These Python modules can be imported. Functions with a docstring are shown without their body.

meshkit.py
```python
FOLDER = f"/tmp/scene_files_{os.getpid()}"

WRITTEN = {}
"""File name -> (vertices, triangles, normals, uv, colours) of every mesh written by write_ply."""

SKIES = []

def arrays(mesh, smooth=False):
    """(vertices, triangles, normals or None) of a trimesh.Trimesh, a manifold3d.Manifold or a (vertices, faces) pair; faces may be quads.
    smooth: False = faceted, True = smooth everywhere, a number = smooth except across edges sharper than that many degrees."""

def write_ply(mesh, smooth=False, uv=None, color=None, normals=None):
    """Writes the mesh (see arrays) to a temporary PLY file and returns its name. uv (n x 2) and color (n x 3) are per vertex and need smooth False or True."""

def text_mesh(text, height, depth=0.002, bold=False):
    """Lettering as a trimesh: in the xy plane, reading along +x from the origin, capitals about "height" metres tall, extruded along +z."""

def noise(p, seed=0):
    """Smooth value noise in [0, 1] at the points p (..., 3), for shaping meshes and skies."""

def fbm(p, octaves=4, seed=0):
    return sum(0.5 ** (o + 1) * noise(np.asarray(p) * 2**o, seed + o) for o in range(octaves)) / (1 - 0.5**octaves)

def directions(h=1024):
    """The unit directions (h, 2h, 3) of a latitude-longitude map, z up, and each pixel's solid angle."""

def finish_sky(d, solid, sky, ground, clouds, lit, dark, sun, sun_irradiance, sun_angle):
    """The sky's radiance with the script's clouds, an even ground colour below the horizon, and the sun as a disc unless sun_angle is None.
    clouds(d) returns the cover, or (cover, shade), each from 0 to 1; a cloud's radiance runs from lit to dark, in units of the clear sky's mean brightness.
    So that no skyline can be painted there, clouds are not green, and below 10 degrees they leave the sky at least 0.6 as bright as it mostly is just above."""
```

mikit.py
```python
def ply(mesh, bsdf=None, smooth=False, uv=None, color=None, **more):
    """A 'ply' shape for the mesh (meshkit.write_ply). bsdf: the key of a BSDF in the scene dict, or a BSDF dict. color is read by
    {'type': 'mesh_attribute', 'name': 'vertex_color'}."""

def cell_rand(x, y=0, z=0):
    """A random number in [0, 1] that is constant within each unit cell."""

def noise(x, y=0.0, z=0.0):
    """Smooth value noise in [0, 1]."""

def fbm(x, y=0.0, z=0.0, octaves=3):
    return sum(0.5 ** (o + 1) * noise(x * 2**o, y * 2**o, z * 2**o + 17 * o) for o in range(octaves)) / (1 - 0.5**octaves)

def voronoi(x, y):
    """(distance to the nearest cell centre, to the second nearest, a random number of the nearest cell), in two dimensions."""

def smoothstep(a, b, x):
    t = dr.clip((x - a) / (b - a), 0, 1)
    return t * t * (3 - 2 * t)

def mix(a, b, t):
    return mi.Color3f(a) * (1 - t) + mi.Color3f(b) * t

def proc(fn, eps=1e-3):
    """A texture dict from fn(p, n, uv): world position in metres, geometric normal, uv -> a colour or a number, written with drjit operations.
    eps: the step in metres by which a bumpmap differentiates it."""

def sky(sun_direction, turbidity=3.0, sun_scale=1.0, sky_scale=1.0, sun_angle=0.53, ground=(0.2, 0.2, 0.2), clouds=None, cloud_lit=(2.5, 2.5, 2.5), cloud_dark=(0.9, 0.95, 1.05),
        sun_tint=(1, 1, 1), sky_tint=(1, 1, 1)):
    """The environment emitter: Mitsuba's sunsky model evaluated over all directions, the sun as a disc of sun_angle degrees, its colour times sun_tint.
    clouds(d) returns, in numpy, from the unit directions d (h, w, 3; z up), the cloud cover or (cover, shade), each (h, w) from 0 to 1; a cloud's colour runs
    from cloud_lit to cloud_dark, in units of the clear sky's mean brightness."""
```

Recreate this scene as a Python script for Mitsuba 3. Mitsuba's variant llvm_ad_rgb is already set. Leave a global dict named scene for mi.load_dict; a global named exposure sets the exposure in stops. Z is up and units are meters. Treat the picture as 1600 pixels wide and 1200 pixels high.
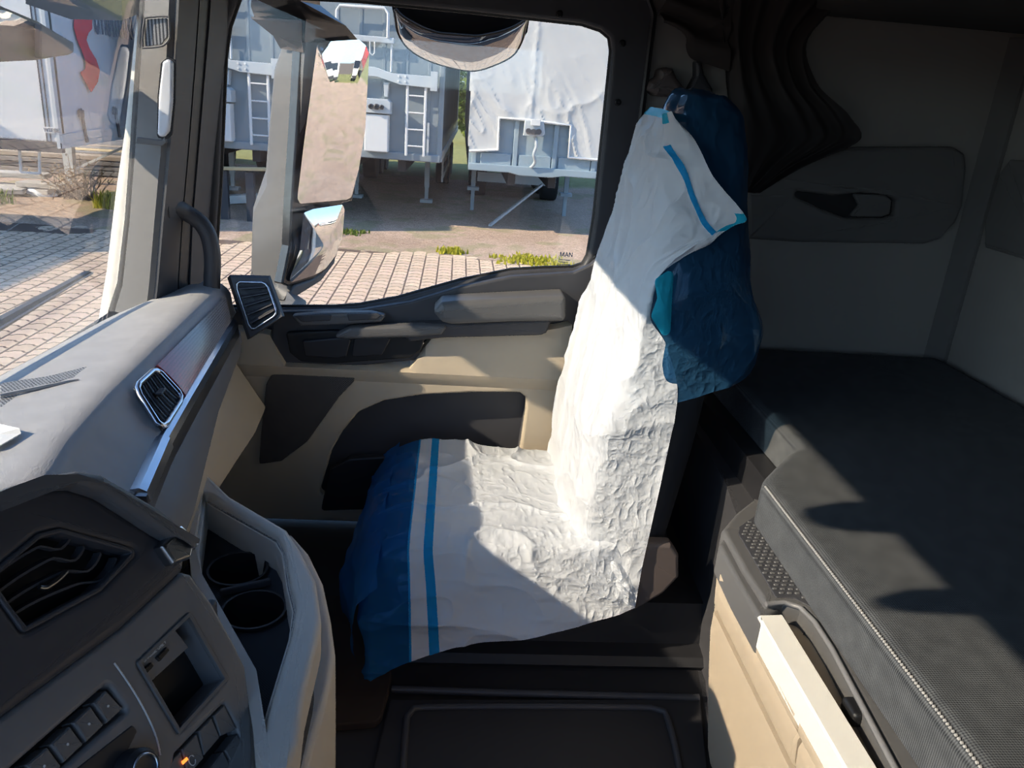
import math, random
import numpy as np, trimesh, manifold3d
import mitsuba as mi
import mikit, meshkit
from scipy.interpolate import PchipInterpolator
from shapely.geometry import Polygon, Point
import drjit as dr
T = mi.ScalarTransform4f
scene, labels = {}, {}
LIFT = 1.18                      # the lens is 1.18 m above the cab floor; everything below is written relative to the lens height
GROUND = -2.7
UNIT = 1.0                       # size factor of the drawings being put
random.seed(4)
RNG = np.random.default_rng(7)

# ------------------------------------------------------------------ camera, sky, sun, exposure
cam = np.array([[-0.995367, -0.048293, 0.083138, 0.0], [0.061024, 0.350887, 0.934427, 0.0], [-0.074298, 0.935172, -0.346314, 0.0], [0.0, 0.0, 0.0, 1.0]])
cam[2, 3] = LIFT
scene['camera'] = {'type': 'perspective', 'fov': 2 * math.degrees(math.atan(800 / 1225.0)), 'fov_axis': 'x', 'near_clip': 0.02, 'far_clip': 800.0, 'to_world': T(cam)}
SUN = np.array([-1.55, -0.60, 1.0]) / np.linalg.norm([-1.55, -0.60, 1.0])
scene['sky'] = mikit.sky(SUN, turbidity=3.2, sun_scale=1.0, sky_scale=1.8, sky_tint=(0.84, 1.0, 1.22), sun_angle=0.55, ground=(0.30, 0.25, 0.20), sun_tint=(0.95, 1.04, 1.17))
exposure = 2.25

# ------------------------------------------------------------------ materials
def rgb(c): return {'type': 'rgb', 'value': [float(x) for x in c]}
def srgb(r, g, b):
    return tuple(((x / 255) / 12.92 if x / 255 < 0.04045 else ((x / 255 + 0.055) / 1.055) ** 2.4) for x in (r, g, b))
def mat(name, color, rough=0.5, spec=0.5, metallic=0.0, coat=0.0, sheen=0.0, bump=None, bscale=0.001, beps=1e-3):
    col = color if isinstance(color, dict) else rgb(color)
    b = {'type': 'principled', 'base_color': col, 'roughness': rough, 'specular': spec, 'metallic': metallic}
    if coat: b |= {'clearcoat': coat, 'clearcoat_gloss': 0.9}
    if sheen: b |= {'sheen': sheen}
    if bump is not None: b = {'type': 'bumpmap', 'bsdf': b, 'tex': mikit.proc(bump, beps), 'scale': bscale}
    scene[name] = {'type': 'twosided', 'bsdf': b}
    return name
def grain(p, n, uv): return mikit.noise(p.x * 900, p.y * 900, p.z * 900) * 0.6 + 0.4 * mikit.noise(p.x * 350, p.y * 350, p.z * 350)
def dash_col(p, n, uv):
    return mikit.mix((0.35, 0.342, 0.336), (0.41, 0.40, 0.393), mikit.fbm(p.x * 30, p.y * 30, p.z * 30, 3))
mat('m_dash', mikit.proc(dash_col), 0.5, 0.45, bump=grain, bscale=0.0007, beps=4e-4)
mat('m_fascia', (0.15, 0.15, 0.155), 0.45)
mat('m_dark', (0.020, 0.020, 0.023), 0.45)
mat('m_dark2', (0.048, 0.048, 0.054), 0.5)
mat('m_black', (0.008, 0.008, 0.009), 0.5)
mat('m_gloss_black', (0.012, 0.012, 0.014), 0.12, 0.6, coat=0.5)
mat('m_grey', (0.10, 0.098, 0.098), 0.45, bump=grain, bscale=0.0005, beps=4e-4)
mat('m_pillar', (0.135, 0.13, 0.127), 0.5, bump=grain, bscale=0.0012, beps=5e-4)
mat('m_panel', (0.17, 0.166, 0.166), 0.42)
mat('m_button', (0.13, 0.128, 0.128), 0.5)
mat('m_beige', (0.46, 0.385, 0.285), 0.55)
mat('m_cabinet', (0.43, 0.35, 0.255), 0.5, bump=grain, bscale=0.0006, beps=5e-4)
mat('m_rim', (0.60, 0.55, 0.48), 0.5)
mat('m_chrome', (0.62, 0.66, 0.72), 0.22, metallic=1.0)
mat('m_chrome_dark', (0.30, 0.31, 0.33), 0.3, metallic=1.0)
mat('m_rail', (0.72, 0.69, 0.62), 0.4)
mat('m_white', (0.75, 0.74, 0.70), 0.35)
mat('m_cream', (0.80, 0.76, 0.66), 0.4)
mat('m_lens', (0.75, 0.76, 0.78), 0.3)
mat('m_floor', (0.024, 0.023, 0.025), 0.6, bump=grain, bscale=0.0008, beps=5e-4)
mat('m_carpet', (0.045, 0.034, 0.029), 0.9, 0.2)
mat('m_seat', (0.022, 0.024, 0.030), 0.75, 0.3)
mat('m_side', (0.10, 0.08, 0.075), 0.5)
mat('m_wall', (0.34, 0.32, 0.295), 0.8, 0.2)
mat('m_wall_dark', (0.18, 0.172, 0.165), 0.85, 0.2)
mat('m_ceiling', (0.07, 0.068, 0.066), 0.85, 0.2)
mat('m_curtain', (0.050, 0.044, 0.042), 0.85, 0.2, sheen=0.4)
mat('m_blue_led', (0.05, 0.05, 0.05), 0.5)
mat('m_stitch', (0.35, 0.34, 0.33), 0.6)
mat('m_icon', (0.55, 0.55, 0.55), 0.5)
scene['m_mirror'] = {'type': 'twosided', 'bsdf': {'type': 'conductor', 'specular_reflectance': rgb((0.86, 0.86, 0.85))}}
scene['m_glass'] = {'type': 'thindielectric', 'int_ior': 1.5}
def weave(p, n, uv):
    a = (p.x + p.y) * 950.0; b = (p.y - p.x) * 950.0
    w = dr.sin(a) * dr.sin(b) * 0.5 + 0.5
    return mikit.mix((0.020, 0.022, 0.026), (0.115, 0.121, 0.128), w * (0.75 + 0.5 * mikit.noise(p.x * 60, p.y * 60, p.z * 60)))
mat('m_mattress', mikit.proc(weave), 0.85, 0.2, sheen=0.3)
def weave_fine(p, n, uv):
    w = dr.sin(p.x * 1500) * dr.sin(p.y * 1500) * 0.5 + 0.5
    return mikit.mix((0.02, 0.024, 0.03), (0.05, 0.06, 0.07), w)
mat('m_tray_mat', mikit.proc(weave_fine), 0.8, 0.2)
def perf(p, n, uv):
    w = dr.sin(p.x * 1050) * dr.sin(p.z * 1050) * 0.5 + 0.5
    return mikit.mix((0.022, 0.020, 0.020), (0.13, 0.12, 0.11), mikit.smoothstep(0.35, 0.8, w))
mat('m_perf', mikit.proc(perf), 0.5)
def perf_dash(p, n, uv):
    w = dr.sin(p.x * 900) * dr.sin(p.y * 900) * 0.5 + 0.5
    return mikit.mix((0.05, 0.05, 0.055), (0.33, 0.33, 0.33), mikit.smoothstep(0.25, 0.7, w))
mat('m_perf_dash', mikit.proc(perf_dash), 0.5)
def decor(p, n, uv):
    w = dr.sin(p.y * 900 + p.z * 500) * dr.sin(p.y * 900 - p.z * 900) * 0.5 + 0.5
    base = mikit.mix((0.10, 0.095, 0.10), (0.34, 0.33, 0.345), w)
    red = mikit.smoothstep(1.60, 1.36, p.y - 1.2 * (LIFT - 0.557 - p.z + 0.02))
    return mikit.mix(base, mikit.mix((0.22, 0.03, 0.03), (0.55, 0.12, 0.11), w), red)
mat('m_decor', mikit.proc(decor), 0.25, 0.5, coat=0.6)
# plastic film of the seat cover
def film(name, tint, diffuse, weight, rough=0.16, trans=0.45):
    scene[name] = {'type': 'blendbsdf', 'weight': weight,
                   'a': {'type': 'thindielectric', 'int_ior': 1.35, 'specular_transmittance': rgb(tint)},
                   'b': {'type': 'bumpmap', 'scale': 0.0028, 'tex': mikit.proc(crinkle, 6e-4),
                         'bsdf': {'type': 'principledthin', 'base_color': rgb(diffuse), 'roughness': rough, 'diff_trans': trans, 'eta': 1.5, 'spec_trans': 0.0}}}
def crinkle(p, n, uv):
    q = p + 0.012 * mi.Vector3f(mikit.noise(p.x * 40, p.y * 40, p.z * 40), mikit.noise(p.y * 40, p.z * 40, p.x * 40), mikit.noise(p.z * 40, p.x * 40, p.y * 40))
    r = 1 - dr.abs(2 * mikit.noise(q.x * 55, q.y * 55, q.z * 40) - 1)
    s = 1 - dr.abs(2 * mikit.noise(q.x * 130, q.y * 110, q.z * 120) - 1)
    return r * r * 0.8 + s * s * 0.3
film('m_film', (0.88, 0.92, 0.97), (0.86, 0.885, 0.92), 0.84)
film('m_film_blue', (0.10, 0.34, 0.62), (0.03, 0.20, 0.50), 0.50, trans=0.45)
film('m_film_deep', (0.24, 0.42, 0.60), (0.04, 0.14, 0.28), 0.40, trans=0.45)
film('m_film_stripe', (0.05, 0.42, 0.75), (0.03, 0.36, 0.70), 0.75, trans=0.45)
film('m_film_turq', (0.05, 0.55, 0.75), (0.03, 0.50, 0.68), 0.70, trans=0.5)
# outdoors
def ground_col(p, n, uv):
    m = mikit.fbm(p.x * 0.9, p.y * 0.9, 0, 4); f = mikit.fbm(p.x * 9, p.y * 9, 3, 3); g = mikit.noise(p.x * 45, p.y * 45)
    dirt = mikit.mix((0.30, 0.205, 0.145), (0.46, 0.35, 0.27), m * 0.6 + f * 0.5) * (0.75 + 0.5 * g)
    moss = mikit.smoothstep(0.56, 0.70, mikit.fbm(p.x * 1.7 + 9, p.y * 1.7, 1, 3)) * 0.45
    dirt = mikit.mix(dirt, mi.Color3f(0.22, 0.22, 0.10), moss)
    joint = mi.Color3f(0.15, 0.108, 0.085)
    edge = 13.34 - 0.085 * p.x + 0.10 * (mikit.noise(p.x * 2.0) - 0.5)
    c = mikit.mix(joint, dirt, mikit.smoothstep(edge - 0.03, edge + 0.03, p.y + mikit.smoothstep(3.4, 3.8, p.x) * 100))
    grass = mikit.mix((0.16, 0.17, 0.07), (0.25, 0.24, 0.10), f)
    return mikit.mix(c, grass, mikit.smoothstep(26.5, 27.5, p.y + 2 * m))
mat('m_ground', mikit.proc(ground_col), 0.9, 0.1)
PAVE = [(0.60, 0.45, 0.315), (0.64, 0.49, 0.35), (0.56, 0.425, 0.30), (0.62, 0.465, 0.34)]
for i, c in enumerate(PAVE): mat(f'm_paver_{i}', c, 0.8, 0.2)
def pave_col(p, n, uv):
    r = mikit.cell_rand(p.x / 0.225 + 500, p.y / 0.2 + 500)
    return mikit.mix((0.55, 0.415, 0.295), (0.65, 0.50, 0.355), r)
mat('m_paving', mikit.proc(pave_col), 0.8, 0.2)
def greycol(p, n, uv):
    return mikit.mix((0.17, 0.205, 0.225), (0.235, 0.27, 0.29), mikit.fbm(p.x * 1.3, p.y * 1.3, p.z * 0.4, 3))
mat('m_trailer', mikit.proc(greycol), 0.4)
mat('m_trailer_light', (0.44, 0.47, 0.48), 0.45)
mat('m_trailer_pale', (0.62, 0.62, 0.60), 0.45)
mat('m_steel_blue', (0.26, 0.33, 0.37), 0.5)
mat('m_tarp', (0.52, 0.515, 0.49), 0.55)
mat('m_tarp_edge', (0.74, 0.74, 0.71), 0.5)
mat('m_curtainside', (0.46, 0.49, 0.52), 0.45)
mat('m_under', (0.05, 0.05, 0.055), 0.7)
mat('m_tyre', (0.02, 0.02, 0.02), 0.8)
mat('m_red', (0.55, 0.03, 0.04), 0.4)
mat('m_red_cab', (0.55, 0.05, 0.04), 0.3)
mat('m_text', (0.06, 0.07, 0.10), 0.5)
mat('m_timber', (0.33, 0.27, 0.21), 0.8, 0.2)
mat('m_timber_old', (0.20, 0.185, 0.175), 0.85, 0.2)
mat('m_timber_new', (0.52, 0.40, 0.22), 0.8, 0.2)
mat('m_concrete', (0.42, 0.40, 0.37), 0.85, 0.2)
mat('m_bag', (0.75, 0.78, 0.80), 0.4)
mat('m_bark', (0.24, 0.17, 0.12), 0.9, 0.1)
for nm, c in (('m_leaf', (0.16, 0.21, 0.05)), ('m_leaf_yellow', (0.48, 0.45, 0.06)), ('m_leaf_dry', (0.38, 0.29, 0.19)), ('m_leaf_dark', (0.06, 0.10, 0.03))):
    scene[nm] = {'type': 'principledthin', 'base_color': rgb(c), 'roughness': 0.6, 'diff_trans': 0.7}

# ------------------------------------------------------------------ mesh helpers (metres, z relative to the lens)
def V(*a): return np.array(a, float)
def merge(ms):
    out_v, out_f, k = [], [], 0
    for m in ms:
        v, f = (m.vertices, m.faces) if hasattr(m, 'vertices') else m
        v = np.asarray(v, float); f = np.asarray(f, int)
        if f.shape[1] == 4: f = np.vstack([f[:, [0, 1, 2]], f[:, [0, 2, 3]]])
        out_v.append(v); out_f.append(f + k); k += len(v)
    return trimesh.Trimesh(np.vstack(out_v), np.vstack(out_f), process=False)
def put(name, mesh, m, smooth=35, **more):
    if isinstance(mesh, (list,)): mesh = merge(mesh)
    if hasattr(mesh, 'to_mesh'):
        q = mesh.to_mesh(); mesh = trimesh.Trimesh(q.vert_properties[:, :3], q.tri_verts, process=False)
    if isinstance(mesh, tuple): mesh = merge([mesh])
    mesh = mesh.copy(); mesh.vertices = np.asarray(mesh.vertices) * UNIT; mesh.apply_translation([0, 0, LIFT])
    base, k = name, 0
    while name in scene:
        k += 1; name = f'{base}_{k:03d}'
    scene[name] = mikit.ply(mesh, m, smooth=smooth, **more)
    return name
def tag(key, label=None, cat=None, group=None, kind=None):
    labels[key] = {k: v for k, v in (('label', label), ('category', cat), ('group', group), ('kind', kind)) if v}
def frame(o, u, v, w):
    M = np.eye(4); M[:3, 0], M[:3, 1], M[:3, 2], M[:3, 3] = u, v, w, o
    return M
def ypl(y): return frame((0, y, 0), (1, 0, 0), (0, 0, 1), (0, -1, 0))          # (x, z) drawings, thickness towards the lens side (-y)
def xpl(x): return frame((x, 0, 0), (0, 1, 0), (0, 0, 1), (1, 0, 0))           # (y, z) drawings, thickness towards +x
def zpl(z): return frame((0, 0, z), (1, 0, 0), (0, 1, 0), (0, 0, 1))           # (x, y) drawings, thickness upwards
def ring_pts(r, step):
    r = np.asarray(r, float)
    if np.allclose(r[0], r[-1]): r = r[:-1]
    out = []
    for a, b in zip(r, np.roll(r, -1, 0)):
        n = max(1, int(np.linalg.norm(b - a) / step)); out += [a + (b - a) * k / n for k in range(n)]
    return np.array(out)
def ring_norm(r):
    e = np.roll(r, -1, 0) - r; e /= np.linalg.norm(e, axis=1, keepdims=True) + 1e-12
    n = np.stack([e[:, 1], -e[:, 0]], 1); m = n + np.roll(n, 1, 0)
    l = (m * n).sum(1, keepdims=True)
    return m / np.maximum(l, 0.5)
def plate(poly, M, t, bevel=0.003, rnd=0.0, holes=(), back=True, rings=3):
    """A plate of thickness t on the frame M: its outline rounded by rnd, its upper edge rounded by bevel."""
    P = poly if hasattr(poly, "geom_type") else Polygon(poly, [h for h in holes])
    if not P.is_valid: P = P.buffer(0)
    if P.geom_type != 'Polygon': P = max(P.geoms, key=lambda g: g.area)
    if rnd: P = P.buffer(-rnd, quad_segs=6).buffer(2 * rnd, quad_segs=6).buffer(-rnd, quad_segs=6)
    P = P.simplify(1e-5)
    rs = []
    for r, sign in [(P.exterior, 1)] + [(i, -1) for i in P.interiors]:
        c = np.array(r.coords)[:-1]
        area = 0.5 * np.sum(c[:, 0] * np.roll(c[:, 1], -1) - c[:, 1] * np.roll(c[:, 0], -1))
        rs.append(c[::-1] if area * sign < 0 else c)
    vs, fs, k = [], [], 0
    tops, bots = [], []
    lev = [(0.0, 0.0)] + [(bevel * (1 - math.cos(a)), t - bevel + bevel * math.sin(a)) for a in np.linspace(0, math.pi / 2, rings + 1)] if bevel else [(0.0, 0.0), (0.0, t)]
    for c in rs:
        n = ring_norm(c); L = len(c); i = np.arange(L); j = (i + 1) % L
        for q, (ins, h) in enumerate(lev):
            vs.append(np.column_stack([c - n * ins, np.full(L, h)]))
            if q: fs.append(np.stack([k + (q - 1) * L + i, k + (q - 1) * L + j, k + q * L + j, k + q * L + i], 1))
        bots.append((k, c)); tops.append((k + (len(lev) - 1) * L, c - n * lev[-1][0])); k += len(lev) * L
    quads = np.vstack(fs); tri = []
    import mapbox_earcut as me
    flat = me.triangulate_float64(np.vstack([e[1] for e in bots]), np.cumsum([len(e[1]) for e in bots]).astype(np.uint32)).reshape(-1, 3).astype(int)
    for ends in (tops, bots): tri.append(np.concatenate([e[0] + np.arange(len(e[1])) for e in ends])[flat])
    v = np.vstack(vs)
    w = np.vstack([e[1] for e in bots])
    a, b, c = (w[flat[:, q]] for q in range(3))
    neg = (b[:, 0] - a[:, 0]) * (c[:, 1] - a[:, 1]) - (b[:, 1] - a[:, 1]) * (c[:, 0] - a[:, 0]) < 0
    tri_up = lambda f: np.where(neg[:, None], f[:, ::-1], f)
    faces = [quads[:, [0, 1, 2]], quads[:, [0, 2, 3]], tri_up(tri[0])] + ([tri_up(tri[1])[:, ::-1]] if back else [])
    m = trimesh.Trimesh(v, np.vstack(faces), process=False); m.apply_transform(M)
    if np.linalg.det(M[:3, :3]) < 0: m.faces = m.faces[:, ::-1]
    return m
def rbox(c, s, r=0.01, R=None, seg=10):
    """A box of size s round the centre c with rounded edges."""
    s = np.asarray(s, float); r = min(r, s.min() / 2 - 1e-5)
    sp = manifold3d.Manifold.sphere(r, seg)
    h = s / 2 - r
    m = manifold3d.Manifold.batch_hull([sp.translate([x * h[0], y * h[1], z * h[2]]) for x in (-1, 1) for y in (-1, 1) for z in (-1, 1)])
    q = m.to_mesh(); t = trimesh.Trimesh(q.vert_properties[:, :3], q.tri_verts, process=False)
    if R is not None:
        M = np.eye(4); M[:3, :3] = R; t.apply_transform(M)
    t.apply_translation(c); return t
def box(lo, hi):
    lo, hi = np.minimum(lo, hi), np.maximum(lo, hi)
    t = trimesh.creation.box(np.array(hi) - np.array(lo)); t.apply_translation((np.array(lo) + np.array(hi)) / 2); return t
def bar(a, b, w, h, r=0.0, up=(0, 0, 1)):
    a, b = V(*a), V(*b); d = b - a; L = np.linalg.norm(d); d /= L
    s = np.cross(d, up); s = s / np.linalg.norm(s) if np.linalg.norm(s) > 1e-6 else np.cross(d, (1, 0, 0)); u = np.cross(s, d)
    R = np.stack([d, s, u], 1)
    if r: return rbox((a + b) / 2, (L, w, h), r, R, 8)
    t = trimesh.creation.box((L, w, h)); M = np.eye(4); M[:3, :3] = R; M[:3, 3] = (a + b) / 2; t.apply_transform(M); return t
def grid(P, closed=False):
    P = np.asarray(P, float); n, m = P.shape[:2]
    i, j = np.meshgrid(np.arange(n - 1), np.arange(m if closed else m - 1), indexing='ij'); i, j = i.ravel(), j.ravel(); k = (j + 1) % m
    return P.reshape(-1, 3), np.stack([i * m + j, i * m + k, (i + 1) * m + k, (i + 1) * m + j], 1)
def loft(P, caps=True):
    """Closed sections P (n, m, 3) joined to a body with flat ends."""
    P = np.asarray(P, float); v, f = grid(P, True); f = np.vstack([f[:, [0, 1, 2]], f[:, [0, 2, 3]]])
    m = P.shape[1]; cs = []
    if caps:
        v = np.vstack([v, P[0].mean(0), P[-1].mean(0)]); i = np.arange(m); j = (i + 1) % m; b = (len(P) - 1) * m
        f = np.vstack([f, np.stack([j, i, np.full(m, len(v) - 2)], 1), np.stack([b + i, b + j, np.full(m, len(v) - 1)], 1)])
    return trimesh.Trimesh(v, f, process=False)
def smooth_path(pts, n):
    pts = np.asarray(pts, float); t = np.r_[0, np.cumsum(np.linalg.norm(np.diff(pts, axis=0), axis=1))]
    return PchipInterpolator(t, pts)(np.linspace(0, t[-1], n))
def tube(pts, r, n=10, seg=None, caps=True):
    p = smooth_path(pts, seg) if seg else np.asarray(pts, float); r = np.broadcast_to(r, len(p))
    d = np.gradient(p, axis=0); d /= np.linalg.norm(d, axis=1, keepdims=True)
    u = np.cross(d[0], (0, 0, 1)); u = u if np.linalg.norm(u) > 0.1 else np.cross(d[0], (1, 0, 0)); a = np.arange(n) * 2 * np.pi / n; S = []
    for q, dd, rr in zip(p, d, r):
        u = u - dd * (u @ dd); u /= np.linalg.norm(u); w = np.cross(dd, u)
        S.append(q + rr * (np.cos(a)[:, None] * u + np.sin(a)[:, None] * w))
    return loft(S, caps)
def patch(q):
    """Bilinear patch over four corners (u0v0, u1v0, u1v1, u0v1): function (u, v, lift along its normal) -> point."""
    q = [V(*x) for x in q]; n = np.cross(q[1] - q[0], q[3] - q[0]); n /= np.linalg.norm(n)
    return lambda u, v, h=0.0: q[0] * (1 - u) * (1 - v) + q[1] * u * (1 - v) + q[2] * u * v + q[3] * (1 - u) * v + n * h
def quad_plate(q, lo, hi):
    """A slab over four corners from lift lo to lift hi."""
    f = patch(q); c = [(0, 0), (1, 0), (1, 1), (0, 1)]
    return loft([[f(u, v, lo) for u, v in c], [f(u, v, hi) for u, v in c]])
def resample(rows, nu, nv):
    """Stations (each the same number of points) -> smooth grid nu x nv."""
    rows = [smooth_path(r, nv) for r in rows]; A = np.array(rows)
    t = np.linspace(0, 1, len(rows))
    return PchipInterpolator(t, A, axis=0)(np.linspace(0, 1, nu))
def grid_normals(P):
    n = np.cross(np.gradient(P, axis=0), np.gradient(P, axis=1)); return n / (np.linalg.norm(n, axis=2, keepdims=True) + 1e-12)
def dome(points, normal, bulge, div=3):
    """A convex or flat mirror pane over the outline: triangulated finely and bulged along the normal."""
    pts = np.asarray(points, float); c = pts.mean(0); n = V(*normal) / np.linalg.norm(normal)
    u = pts[1] - pts[0]; u -= n * (u @ n); u /= np.linalg.norm(u); w = np.cross(n, u)
    p2 = np.stack([(pts - c) @ u, (pts - c) @ w], 1)
    P = Polygon(p2).buffer(-0.01, quad_segs=5).buffer(0.01, quad_segs=5); r = np.array(P.exterior.coords)[:-1]
    r = ring_pts(r, 0.02); k = np.linspace(0, 1, 9)[1:]
    v = [np.zeros((1, 2))] + [r * s for s in k]; v = np.vstack(v); m = len(r); i = np.arange(m); j = (i + 1) % m
    s = np.r_[0, np.repeat(k, m)]; f = [np.stack([np.zeros(m, int), 1 + i, 1 + j], 1)]
    for q in range(len(k) - 1):
        a = 1 + q * m; b = a + m; f += [np.stack([a + i, b + i, b + j], 1), np.stack([a + i, b + j, a + j], 1)]
    f = np.vstack(f); x = c + v[:, :1] * u + v[:, 1:] * w + n * (bulge * (1 - s ** 2))[:, None]
    t = trimesh.Trimesh(x, f, process=False)
    if (t.face_normals.mean(0) @ n) < 0: t.faces = t.faces[:, ::-1]
    return t
def lettering(text, h, M, depth=0.002, bold=True):
    t = meshkit.text_mesh(text, h, depth, bold); t.apply_transform(M); return t


# ------------------------------------------------------------------ the ground outside: soil, joints and pavers
def plane_grid(x0, x1, y0, y1, z, step, amp=0.0):
    xs, ys = np.arange(x0, x1 + step / 2, step), np.arange(y0, y1 + step / 2, step)
    X, Y = np.meshgrid(xs, ys, indexing='ij'); Z = z + amp * (meshkit.fbm(np.stack([X * 0.8, Y * 0.8, X * 0], -1), 4) - 0.5)
    v, f = grid(np.stack([X, Y, Z], -1)); return trimesh.Trimesh(v, np.vstack([f[:, [0, 1, 2]], f[:, [0, 2, 3]]]), process=False)
put('ground', plane_grid(-120, 120, -60, 180, GROUND + 0.0022, 4.0), 'm_ground', smooth=False)
tag('ground', kind='structure')
put('ground__dirt_verge', plane_grid(-16, 8, 13.3, 30, GROUND + 0.004, 0.12, 0.03), 'm_ground', smooth=True)
PL, PW, PZ, G = 0.225, 0.200, 0.016, 0.0085
def paver_outline():
    a = PW * 0.20
    top = [(0, 0), (PL * 0.16, 0), (PL * 0.34, a), (PL * 0.66, a), (PL * 0.84, 0), (PL, 0)]
    lo = [(x, y) for x, y in top]; hi = [(x, y + PW) for x, y in top]
    return Polygon(lo + hi[::-1]).buffer(-G, join_style=2)
PO = paver_outline()
PMESH = plate(PO, frame((0, 0, GROUND - 0.012), (1, 0, 0), (0, 1, 0), (0, 0, 1)), PZ, bevel=0.005, back=False, rings=1)
spots = []
for ix in range(-62, 17):
    for iy in range(22, 76):
        x, y = ix * PL, iy * PW + (PW / 2 if ix % 2 else 0) * 0.0 + (0.5 * PW * (ix % 2))
        if y > 13.40 - 0.085 * x + 0.05 * math.sin(ix * 1.7): continue
        spots.append((x, y))
spots = np.array(spots); sl = spots[:, 0] / spots[:, 1]
near = np.interp(sl, [-0.60, -0.44, -0.43, -0.29, -0.22, -0.07, 0.01, 0.17], [7.0, 8.9, 9.4, 9.5, 9.6, 10.2, 11.5, 12.8])
seen = (sl > -0.60) & (sl < 0.19) & (spots[:, 1] > near) & ~((sl > -0.42) & (sl < -0.315))
order = np.argsort(np.where(seen, np.hypot(spots[:, 0], spots[:, 1]), 1e3))
chosen = set(order[:300].tolist())
shared = [None] * len(PAVE)
for k in order[:300]:
    i = RNG.integers(len(PAVE)); x, y = spots[k]
    if shared[i] is None:
        m0 = PMESH.copy(); m0.apply_translation([0, 0, LIFT]); shared[i] = mikit.ply(m0, f'm_paver_{i}', smooth=False)
    key = f'ground__paver_{len([0 for kk in scene if kk.startswith("ground__paver_")]) + 1:03d}'
    scene[key] = {**shared[i], 'to_world': T().translate([float(x), float(y), float(RNG.normal(0, 0.0005))])}
rest = [k for k in range(len(spots)) if k not in chosen]
vv, ff = np.asarray(PMESH.vertices), np.asarray(PMESH.faces)
rv = (vv[None] + np.column_stack([spots[rest], RNG.normal(0, 0.0005, len(rest))])[:, None, :]).reshape(-1, 3)
rf = (ff[None] + (np.arange(len(rest)) * len(vv))[:, None, None]).reshape(-1, 3)
put('ground__paving', trimesh.Trimesh(rv, rf, process=False), 'm_paving', smooth=False); tag('ground__paving', kind='stuff')

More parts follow.
